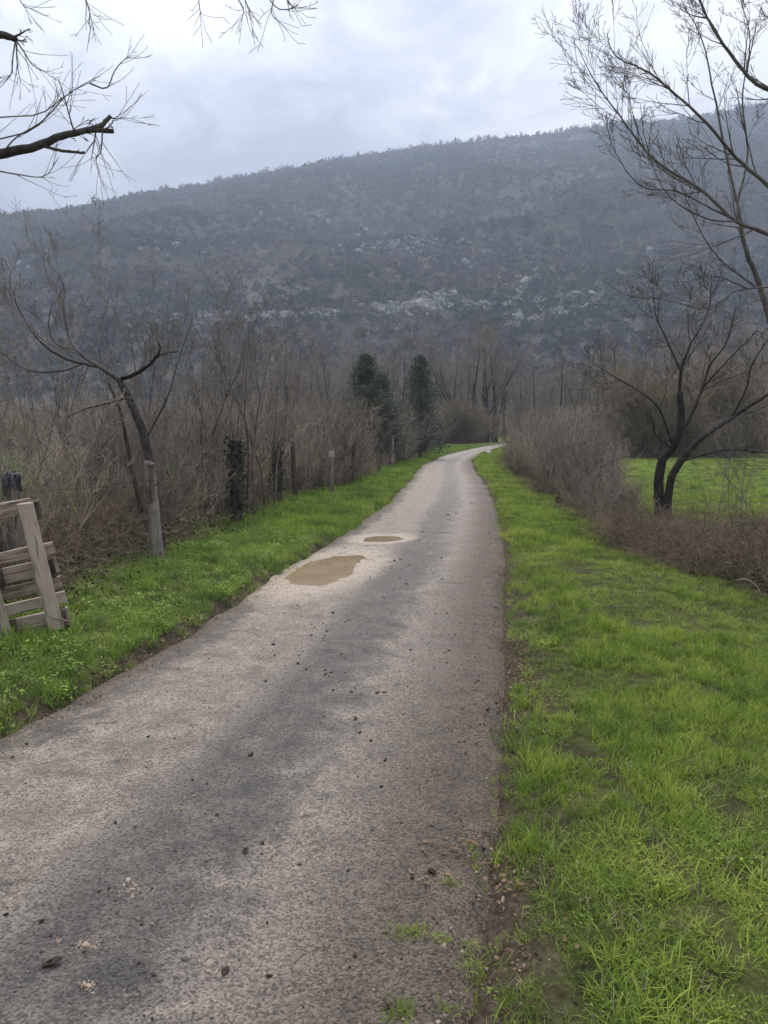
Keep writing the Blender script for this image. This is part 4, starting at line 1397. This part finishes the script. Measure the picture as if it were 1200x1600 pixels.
# the rounded willow bushes
CFG_WIL = dict(CFG_BRUSH, rmin=0.008, r=0.016, kids=(9, 5, 0), up=(0.02, 0.05, 0.03))
for (px, Y, sc, sd, lab) in [(716, 72, 1.15, 1, 'rounded tawny willow bush left of the lane where it bends away'),
                             (1005, 42, 1.35, 2, 'rounded olive-brown willow bush behind the twin-stemmed tree'),
                             (1120, 44, 1.5, 3, 'broad olive-brown willow bush at the far edge of the right meadow')]:
    rg2 = np.random.default_rng(400 + sd)
    out = [[], [], []]
    for q in range(150):
        a, b = rg2.uniform(0, 6.28), rg2.uniform(0.05, 1.0)
        grow(out, rg2, (0.4 * rg2.normal(), 0.4 * rg2.normal(), -0.1), norm(np.array([math.cos(a) * b, math.sin(a) * b, 1.0])), 3.4 * rg2.uniform(0.75, 1.05), 0.016, 0, CFG_WIL)
    x = A(px, 690, Y)[0]
    e = empty('willow_bush', (x, Y, float(ground_z(x, Y))))
    e.scale = (sc, sc, sc)
    tag(e, lab, 'bush', 'willow bushes')
    link('stems', tubes('stems', [(out[0], 4)]), M_WILLOW, e)
    link('crown', tubes('crown', [(out[1] + out[2], 3)]), M_WILLOW, e)

# trees one can tell apart near the bend
CFG_SPREAD = dict(CFG_WOOD, kids=(8, 8, 6, 0), t0=(0.3, 0.2, 0.15, 0), ratio=(0.5, 0.45, 0.45, 0.5), rr=(0.55, 0.5, 0.6, 0.6))
ms = wood_meshes(501, 12.5, 0.24, 6, 0.50, CFG_SPREAD)
place_shrub('forked_tree', ms, A(738, 690, 78)[0], 78.0, 0.7, 0.92, 'dark bare tree with widely forking limbs above the willow bush', 'tree', None, (M_BLACKBARK, M_WOODTREE), ('trunk', 'crown'))
for px, k, lab in ((762, 0, 'leftmost of three straight dark trunks at the bend'), (773, 3, 'middle one of three straight dark trunks at the bend'), (779, 4, 'rightmost of three straight dark trunks at the bend')):
    place_shrub('straight_tree', WOOD[k], A(px, 690, 79)[0], 79.0 + k * 0.4, k * 1.3, 1.05, lab, 'tree', 'straight trunks at the bend', (M_BLACKBARK, M_WOODTREE), ('trunk', 'crown'))

# conifers


def conifer(px, Y, H, W, label, seed):
    rg = np.random.default_rng(seed)
    x = A(px, 690, Y)[0]
    e = empty('conifer', (x, Y, float(ground_z(x, Y))))
    tag(e, label, 'tree', 'dark conifers behind the left hedge')
    tt = np.linspace(0, 1, 9)
    tr = np.stack([0.05 * np.sin(tt * 5), 0.04 * np.cos(tt * 4), -0.1 + tt * H], 1)
    link('trunk', tubes('trunk', [([(tr, np.linspace(0.11, 0.015, 9))], 7)]), M_BARK, e)
    pts, br = [], []
    nb = 120
    for b in range(nb):
        if rg.random() < 0.12:
            continue
        t = 0.06 + 0.93 * b / nb
        L = W * 0.5 * (1 - t) ** 0.62 * rg.uniform(0.45, 1.25) * (0.85 + 0.3 * (t > 0.15))
        a = b * 2.4 + rg.normal(0, 0.3)
        s = np.linspace(0, 1, 7)
        droop = -0.30 * s ** 1.5 + 0.22 * s ** 3
        P = np.stack([L * s * math.cos(a), L * s * math.sin(a), H * t + L * (0.35 * s + droop * 1.4)], 1)
        br.append((P, np.linspace(0.02, 0.006, 7)))
        m = int(50 + 110 * L)
        q = rg.random(m) ** 0.7
        base = np.stack([np.interp(q, s, P[:, j]) for j in range(3)], 1)
        off = rg.normal(0, 1, (m, 3)) * np.array([0.13, 0.13, 0.10]) * (1.1 - 0.5 * q[:, None]) * (0.6 + L)
        off[:, 2] -= np.abs(rg.normal(0, 0.05, m))
        pts.append(base + off)
    link('branches', tubes('branches', [(br, 4)]), M_BARK, e)
    pts = np.concatenate(pts)
    n = len(pts)
    d = rg.normal(0, 1, (n, 3)) * 0.7 + np.stack([pts[:, 0], pts[:, 1], np.full(n, -0.25)], 1)
    d /= np.linalg.norm(d, axis=1, keepdims=True)
    w = np.cross(d, rg.normal(0, 1, (n, 3)))
    w /= np.linalg.norm(w, axis=1, keepdims=True)
    L = rg.uniform(0.06, 0.16, (n, 1))
    V = np.stack([pts - w * 0.02, pts + w * 0.02, pts + d * L], 1).reshape(-1, 3)
    link('needles', mesh('needles', V, [np.arange(n * 3).reshape(n, 3)]), M_CONIFER, e)


conifer(572, 30, 4.4, 2.6, 'dark conifer with the tallest pointed top, left of the pair', 61)
conifer(597, 31, 3.75, 2.1, 'lower dark conifer leaning into the tallest one on its right side', 62)
conifer(656, 39, 5.25, 3.0, 'dark conifer standing apart, nearer the lane', 63)
# ------------------------------------------------------------------ grass (stuff)


def tuft_mesh(name, rng, n, rad, h, w, lean, mat, seg=3):
    VV, F4, F3, base = [], [], [], 0
    for b in range(n):
        a, q = rng.uniform(0, 6.28), rad * math.sqrt(rng.random())
        p = np.array([q * math.cos(a), q * math.sin(a), -0.01])
        az = rng.uniform(0, 6.28)
        dirh = np.array([math.cos(az), math.sin(az), 0])
        side = np.array([-math.sin(az), math.cos(az), 0])
        twist = rng.normal(0, 0.7)
        side = side * math.cos(twist) + dirh * math.sin(twist)
        H, ln, ww = h * rng.uniform(0.45, 1.15), lean * rng.uniform(0.3, 1.6), w * rng.uniform(0.7, 1.3)
        for s in range(seg):
            t = s / seg
            c = p + UP * H * (t - 0.25 * ln * t * t) + dirh * H * ln * t ** 1.8
            wd = ww * (1 - 0.55 * t) * 0.5
            VV += [c - side * wd, c + side * wd]
        VV.append(p + UP * H * (1 - 0.25 * ln) + dirh * H * ln)
        for s in range(seg - 1):
            i = base + 2 * s
            F4.append((i, i + 1, i + 3, i + 2))
        i = base + 2 * (seg - 1)
        F3.append((i, i + 1, i + 2))
        base += 2 * seg + 1
    me = mesh(name, np.array(VV), [np.array(F4), np.array(F3)], True)
    me.materials.append(mat)
    return me


def herb_mesh(name, rng, n, rad, s, mat, z=0.05):
    """low broad leaves (clover, plantain)"""
    VV, FF = [], []
    for b in range(n):
        a, q = rng.uniform(0, 6.28), rad * math.sqrt(rng.random())
        c = np.array([q * math.cos(a), q * math.sin(a), z * rng.uniform(0.3, 1.2)])
        t1 = norm(np.array([rng.normal(), rng.normal(), 0.35 * rng.normal()]))
        t2 = norm(np.cross(t1, norm(np.array([0.3 * rng.normal(), 0.3 * rng.normal(), 1]))))
        r = s * rng.uniform(0.6, 1.2)
        i = len(VV)
        for k in range(6):
            th = k * math.pi / 3
            VV.append(c + (t1 * math.cos(th) * 1.25 + t2 * math.sin(th)) * r + UP * (0.25 * r * (k % 2)))
        FF.append([i + k for k in range(6)])
    me = mesh(name, np.array(VV), [np.array(FF)])
    me.materials.append(mat)
    return me


rg = np.random.default_rng(600)
tuftsR = [tuft_mesh('t', rg, 16, 0.05, 0.055, 0.0042, 0.9, M_GRASS) for _ in range(4)] + [tuft_mesh('t', rg, 16, 0.035, 0.092, 0.0048, 0.6, M_GRASS) for _ in range(3)] + \
         [herb_mesh('t', rg, 20, 0.06, 0.0055, M_GRASS, 0.03) for _ in range(2)] + [tuft_mesh('t', rg, 9, 0.06, 0.07, 0.0032, 1.2, M_STRAW) for _ in range(2)] + \
         [tuft_mesh('t', rg, 34, 0.14, 0.10, 0.010, 0.7, M_GRASS, 2) for _ in range(3)]
tuftsL = [tuft_mesh('t', rg, 16, 0.05, 0.10, 0.0048, 0.7, M_GRASSL) for _ in range(4)] + [tuft_mesh('t', rg, 14, 0.04, 0.16, 0.0052, 0.6, M_GRASSL) for _ in range(3)] + \
         [herb_mesh('t', rg, 30, 0.07, 0.0085, M_GRASSL, 0.08) for _ in range(3)] + [tuft_mesh('t', rg, 9, 0.06, 0.12, 0.0034, 1.0, M_STRAW)] + \
         [tuft_mesh('t', rg, 34, 0.14, 0.14, 0.010, 0.6, M_GRASSL, 2) for _ in range(3)] + [herb_mesh('t', rg, 10, 0.10, 0.0065, M_FLOWER, 0.13) for _ in range(2)]
for nm, lst in (('verge_right', tuftsR), ('verge_left', tuftsL)):
    for i, me in enumerate(lst):
        me.name = '%s_%02d' % (nm, i)
C_GR, C_GL = proto_collection('verge_right', tuftsR), proto_collection('verge_left', tuftsL)


def lawn(name, x0f, x1f, zones, coll, kinds, label, tall, seed, feather_left, feather_right, bare=0.0):
    rg = np.random.default_rng(seed)
    PX, PY, PK, PS = [], [], [], []
    for (y0, y1, dens, far) in zones:
        ym = np.linspace(y0, y1, 20)
        area = np.maximum(x1f(ym) - x0f(ym), 0).mean() * (y1 - y0)
        n = int(area * dens)
        y = rg.uniform(y0, y1, n)
        x = x0f(y) + (x1f(y) - x0f(y)) * rg.random(n)
        dl, dr = x - x0f(y), x1f(y) - x
        cover = np.ones(n)
        if feather_left:
            cover *= sstep(-0.02, feather_left, dl + 0.5 * feather_left * (fbm(x * 2.2, y * 2.2, 71, 4) - 0.5) * 2)
        if feather_right:
            cover *= sstep(-0.02, feather_right, dr + 0.5 * feather_right * (fbm(x * 2.2, y * 2.2, 72, 4) - 0.5) * 2)
        clump = fbm(x * 4.2, y * 4.2, 73 + seed, 4)
        cover *= sstep(bare, bare + 0.16, clump)
        k = rg.random(n) < cover
        x, y, clump = x[k], y[k], clump[k]
        m = len(x)
        u = rg.random(m)
        if far:
            pk = rg.integers(kinds['wide'][0], kinds['wide'][1], m)
            if 'flower' in kinds:
                pk = np.where((u < 0.13) & (fbm(x * 1.1, y * 0.7, 75, 3) > 0.52), rg.integers(*kinds['flower'], m), pk)
        else:
            pk = rg.integers(*kinds['short'], m)
            tl = fbm(x * 1.3, y * 1.3, 74 + seed, 3)
            pk = np.where((u < 0.55) & (tl > tall), rg.integers(*kinds['tall'], m), pk)
            pk = np.where(u > (0.98 if seed == 1 else 0.88), rg.integers(*kinds['herb'], m), pk)
            pk = np.where((u > 0.81) & (u < 0.88), rg.integers(*kinds['straw'], m), pk)
            if 'flower' in kinds:
                pk = np.where((u < 0.05) & (fbm(x * 1.1, y * 0.7, 75, 3) > 0.50), rg.integers(*kinds['flower'], m), pk)
        sz = rg.uniform(0.65, 1.25, m) * (0.20 + 1.35 * clump)
        PX.append(x), PY.append(y), PK.append(pk), PS.append(sz)
    x, y, pk, sz = map(np.concatenate, (PX, PY, PK, PS))
    return scatter(name, np.stack([x, y, ground_z(x, y)], 1), pk, turns(rg, len(x), 0.12), sz, coll, label, 'grass')


kR = dict(short=(0, 4), tall=(4, 7), herb=(7, 9), straw=(9, 11), wide=(11, 14))
kL = dict(short=(0, 4), tall=(4, 7), herb=(7, 10), straw=(10, 11), wide=(11, 14), flower=(14, 16))
lawn('right_verge_grass', lambda y: xr(y) - 0.05, lambda y: np.maximum(np.minimum(hr(y) + 0.6, 0.56 * y + 0.7), xr(y)),
     [(1.3, 3.2, 1250, False), (3.2, 6.0, 850, False), (6.0, 10.0, 480, False), (10, 18, 130, True), (18, 66, 45, True)], C_GR, kR, 'bright green grass verge on the right of the lane', 0.49, 1, 0.32, 0.0, 0.20)
lawn('left_verge_grass', lambda y: np.maximum(hl(y) - 0.7, -0.56 * y - 0.7), lambda y: xl(y) + 0.10,
     [(3.0, 6.0, 640, False), (6.0, 11.0, 420, False), (11, 18, 130, True), (18, 66, 45, True)], C_GL, kL, 'lush grass and clover verge between the lane and the fence', 0.45, 2, 0.0, 0.22, 0.18)
lawn('meadow_grass', lambda y: hr(y) + 0.5, lambda y: 0.58 * y + 2, [(8, 14, 60, True), (14, 38, 16, True)], C_GR, kR, 'pale green meadow grass behind the brambles', 0.5, 3, 0.0, 0.0, 0.2)
lawn('field_grass', lambda y: -0.6 * y - 3, lambda y: hl(y) - 0.6, [(6, 14, 40, True), (14, 38, 12, True)], C_GL, dict(short=(0, 4), tall=(4, 7), herb=(7, 10), straw=(10, 11), wide=(11, 14)),
     'green field grass behind the left hedge', 0.5, 4, 0.0, 0.0, 0.2)

rg = np.random.default_rng(650)
wx_, wy_ = [], []
for (px, py, dx, dy, k) in [(632, 1452, 26, 10, 16), (690, 1462, 10, 6, 6), (622, 1572, 24, 12, 14), (705, 1375, 18, 6, 10), (735, 1480, 16, 30, 14), (745, 1330, 10, 30, 10), (770, 1180, 8, 40, 10), (690, 1570, 30, 10, 6)]:
    g = np.array([at(a, b, 1.0) for a, b in zip(px + rg.normal(0, dx * 0.6, k), py + rg.normal(0, dy * 0.6, k))])
    t = -EYE / (g[:, 2] - EYE)
    wx_.append(g[:, 0] * t), wy_.append(t)
wx_, wy_ = np.concatenate(wx_), np.concatenate(wy_)
scatter('lane_weeds', np.stack([wx_, wy_, lane_z(wx_, wy_)], 1), rg.choice([0, 1, 2, 3, 7, 9], len(wx_)), turns(rg, len(wx_), 0.2), rg.uniform(0.3, 0.65, len(wx_)), C_GR, 'sparse weeds growing in the mud at the right side of the lane', 'weeds')

# ------------------------------------------------------------------ loose stones, clods and litter on the lane
rg = np.random.default_rng(700)
M_CLOD = stone_mat('wet_mud', (0.018, 0.013, 0.010), (0.075, 0.056, 0.041), 90)
M_PEB = stone_mat('lane_pebble', (0.09, 0.075, 0.06), (0.36, 0.30, 0.24), 50)
M_CRUMB = stone_mat('pale_crumb', (0.24, 0.185, 0.135), (0.42, 0.34, 0.265), 50)
pebs = [rock_mesh('p', rg, M_PEB, (1, 0.85, 0.6)) for _ in range(4)] + [rock_mesh('p', rg, M_CLOD, (1, 0.9, 0.6)) for _ in range(3)] + [rock_mesh('p', rg, M_CRUMB, (1, 0.9, 0.6)) for _ in range(3)]
for i, me in enumerate(pebs):
    me.name = 'pebble_%02d' % i
C_PEB = proto_collection('pebble', pebs)
X, Yv, PK, S = [], [], [], []
n = 8000                                          # pebbles, thickest along both edges
y = 1.4 + 14 * rg.random(n) ** 1.4
u = np.where(rg.random(n) < 0.62, np.where(rg.random(n) < 0.62, 1.02 - rg.normal(0.0, 0.075, n), np.abs(rg.normal(0, 0.07, n))), rg.random(n))
x = xl(y) * (1 - u) + xr(y) * u
X.append(x), Yv.append(y), PK.append(rg.choice([0, 1, 2, 3, 0, 1, 2, 3, 4, 5, 6], n)), S.append(rg.lognormal(0, 0.45, n) * 0.0042)
n = 700                                           # dark crumbs of mud
y = 1.6 + 24 * rg.random(n) ** 1.3
u = np.clip(rg.normal(0.55, 0.16, n), 0.1, 0.92)
x = xl(y) * (1 - u) + xr(y) * u
m = fbm(x * 2.2, y * 1.3, 92, 4) + rg.normal(0, 0.03, n) > 0.56
X.append(x[m]), Yv.append(y[m]), PK.append(rg.integers(4, 7, m.sum())), S.append(rg.lognormal(0, 0.5, m.sum()) * 0.0065)
for (px, py, dx, dy, k) in [(138, 1478, 20, 8, 90), (140, 1543, 13, 8, 60), (203, 1390, 14, 14, 60), (272, 1262, 10, 5, 24), (285, 1240, 14, 10, 26), (338, 1285, 8, 4, 16), (90, 1475, 6, 4, 10), (400, 1170, 14, 8, 26), (222, 1313, 8, 4, 10)]:
    a, b = px + rg.normal(0, dx * 0.6, k), py + rg.normal(0, dy * 0.6, k)
    g = np.array([at(i, j, 1.0) for i, j in zip(a, b)])
    t = -EYE / (g[:, 2] - EYE)
    X.append(g[:, 0] * t), Yv.append(t), PK.append(rg.integers(7, 10, k)), S.append(rg.lognormal(0, 0.45, k) * 0.0036)
x, y, pk, s = map(np.concatenate, (X, Yv, PK, S))
m = np.ones(len(x), bool)
for (cx, cy, ax, ay, rot, dep) in PUDDLES:
    m &= np.hypot((x - cx) / (ax * 1.5), (y - cy) / (ay * 1.5)) > 1
x, y, pk, s = x[m], y[m], pk[m], s[m]
zz = np.where((x > xl(y)) & (x < xr(y)), lane_z(x, y), np.maximum(ground_z(x, y), lane_z(x, y)))
scatter('lane_gravel', np.stack([x, y, zz + s * 0.25], 1), pk, turns(rg, len(x), 0.3), s, C_PEB, 'loose pebbles, mud crumbs and pale grit scattered on the lane', 'gravel')

# dead leaves and bits of straw that gather along both edges
M_DEAD = leaf_mat('dead_leaf', (0.070, 0.042, 0.026), (0.150, 0.092, 0.055), (0.300, 0.215, 0.135), 0.1, 6.0, 0.8)
dead = []
for q in range(4):
    P = rg.normal(0, 1, (14, 3)) * np.array([0.06, 0.06, 0.0])
    P[:, 2] = rg.uniform(0.002, 0.008, 14)
    me = leaf_cluster('dead_leaf_%02d' % q, rg, P, 0.022, M_DEAD)
    c = np.empty(len(me.vertices) * 3, np.float32)
    me.vertices.foreach_get('co', c)
    c = c.reshape(-1, 3)
    c[:, 2] = 0.003 + np.abs(c[:, 2]) * 0.35
    me.vertices.foreach_set('co', c.ravel())
    dead.append(me)
C_DEAD = proto_collection('dead_leaf', dead)
n = 620
y = 1.5 + 15 * rg.random(n) ** 1.3
u = np.where(rg.random(n) < 0.68, 1.03 + rg.normal(0, 0.05, n), -0.01 + rg.normal(0, 0.035, n))
x = xl(y) * (1 - u) + xr(y) * u
m = fbm(x * 1.5, y * 1.5, 97, 3) + rg.normal(0, 0.05, n) > 0.45
x, y = x[m], y[m]
scatter('edge_leaves', np.stack([x, y, np.maximum(lane_z(x, y), ground_z(x, y)) + 0.004], 1), rg.integers(0, 4, len(x)), turns(rg, len(x)), rg.uniform(0.6, 1.2, len(x)), C_DEAD,
        'brown dead leaves gathered along the edges of the lane', 'leaves')

clods = [rock_mesh('mud_clod', rg, M_CLOD, (1.4, 0.8, 0.5), 0.2) for _ in range(4)]
for (px, py, sz) in [(383, 1331, .024), (410, 1318, .016), (80, 1510, .034), (352, 1515, .024), (65, 1443, .018), (10, 1430, .018), (180, 1286, .014), (274, 1332, .012), (466, 1037, .026), (478, 1046, .017),
                     (508, 1048, .016), (517, 1052, .022), (520, 958, .03), (545, 970, .018), (487, 993, .02), (511, 987, .02), (540, 972, .016), (556, 1122, .026), (590, 1082, .018), (600, 1080, .018), (641, 1014, .022),
                     (616, 877, .034), (625, 875, .03), (640, 884, .022), (635, 914, .024), (690, 905, .026), (660, 832, .03), (655, 845, .028), (700, 805, .04), (712, 802, .03), (690, 872, .03), (670, 833, .024),
                     (415, 1065, .02), (392, 1180, .022), (520, 1080, .014), (563, 1143, .014), (600, 935, .018)]:
    g = at(px, py, 1.0)
    t = -EYE / (g[2] - EYE)
    x, y = g[0] * t, t
    o = link('mud_clod', clods[int(rg.integers(0, 4))], None, None, (x, y, float(lane_z(x, y)) + sz * 0.2))
    sz *= 0.62
    o.scale = (sz * rg.uniform(0.8, 1.3), sz, sz * rg.uniform(0.5, 0.8))
    o.rotation_euler = (rg.normal(0, 0.2), rg.normal(0, 0.2), rg.uniform(0, 6.28))
    tag(o, 'dark clod of mud lying on the lane', 'mud clod', 'mud clods dropped along the lane')

# small single things
g = at(873, 797, 15.3)
st = empty('tree_stump', (g[0], 15.3, float(ground_z(g[0], 15.3))))
tag(st, 'small dark cut stump at the edge of the right hedge', 'stump')
rngs = np.random.default_rng(71)
o = link('body', post_mesh(rngs, 0.20, 0.075), M_DARKPOST, st)
o.rotation_euler = (0, R(-90), 0)
g = at(763, 712, 45.0)
tag(link('white_stone', rock_mesh('white_stone', rngs, stone_mat('white_stone', (0.55, 0.55, 0.55), (0.75, 0.75, 0.75), 8), (0.16, 0.14, 0.16)), None, None, (g[0], 45.0, float(ground_z(g[0], 45.0)) + 0.10)),
    'small white stone on the right verge near the bend', 'stone')
tw = smooth_poly([at(1150, 907, 7.2), at(1166, 905, 7.15), at(1182, 915, 7.1), at(1191, 935, 7.1), at(1193, 960, 7.1)], 12)
tag(link('bent_stalk', tubes('bent_stalk', [([(tw, np.linspace(0.004, 0.007, 12))], 5)]), M_TWINE), 'pale dry stalk bent over in the grass by the right edge', 'stalk')
tw = smooth_poly([at(1125, 851, 8.9), at(1155, 856, 8.7), at(1190, 862, 8.5), at(1230, 870, 8.3)], 10)
tag(link('fallen_branch', tubes('fallen_branch', [([(tw, np.linspace(0.008, 0.02, 10))], 6)]), M_BARK), 'dark thin branch lying on top of the brambles', 'branch')
# ------------------------------------------------------------------ haze
V = np.array([(x, y, z) for z in (-8, 470) for y in (-1400, 3600) for x in (-3600, 3600)], float)
hz_me = mesh('haze', V, [np.array([(0, 2, 3, 1), (4, 5, 7, 6), (0, 1, 5, 4), (2, 6, 7, 3), (0, 4, 6, 2), (1, 3, 7, 5)])])
hm = bpy.data.materials.new('haze')
hm.use_nodes = True
hm.node_tree.nodes.clear()
ho = N(hm.node_tree, 'ShaderNodeOutputMaterial')
hv = N(hm.node_tree, 'ShaderNodeVolumePrincipled', {'Color': (0.68, 0.81, 1.0, 1), 'Density': 0.0008, 'Anisotropy': 0.2})
hm.node_tree.links.new(hv.outputs[0], ho.inputs['Volume'])
tag(link('haze', hz_me, hm), 'pale blue air between the lane and the mountain', kind='stuff')
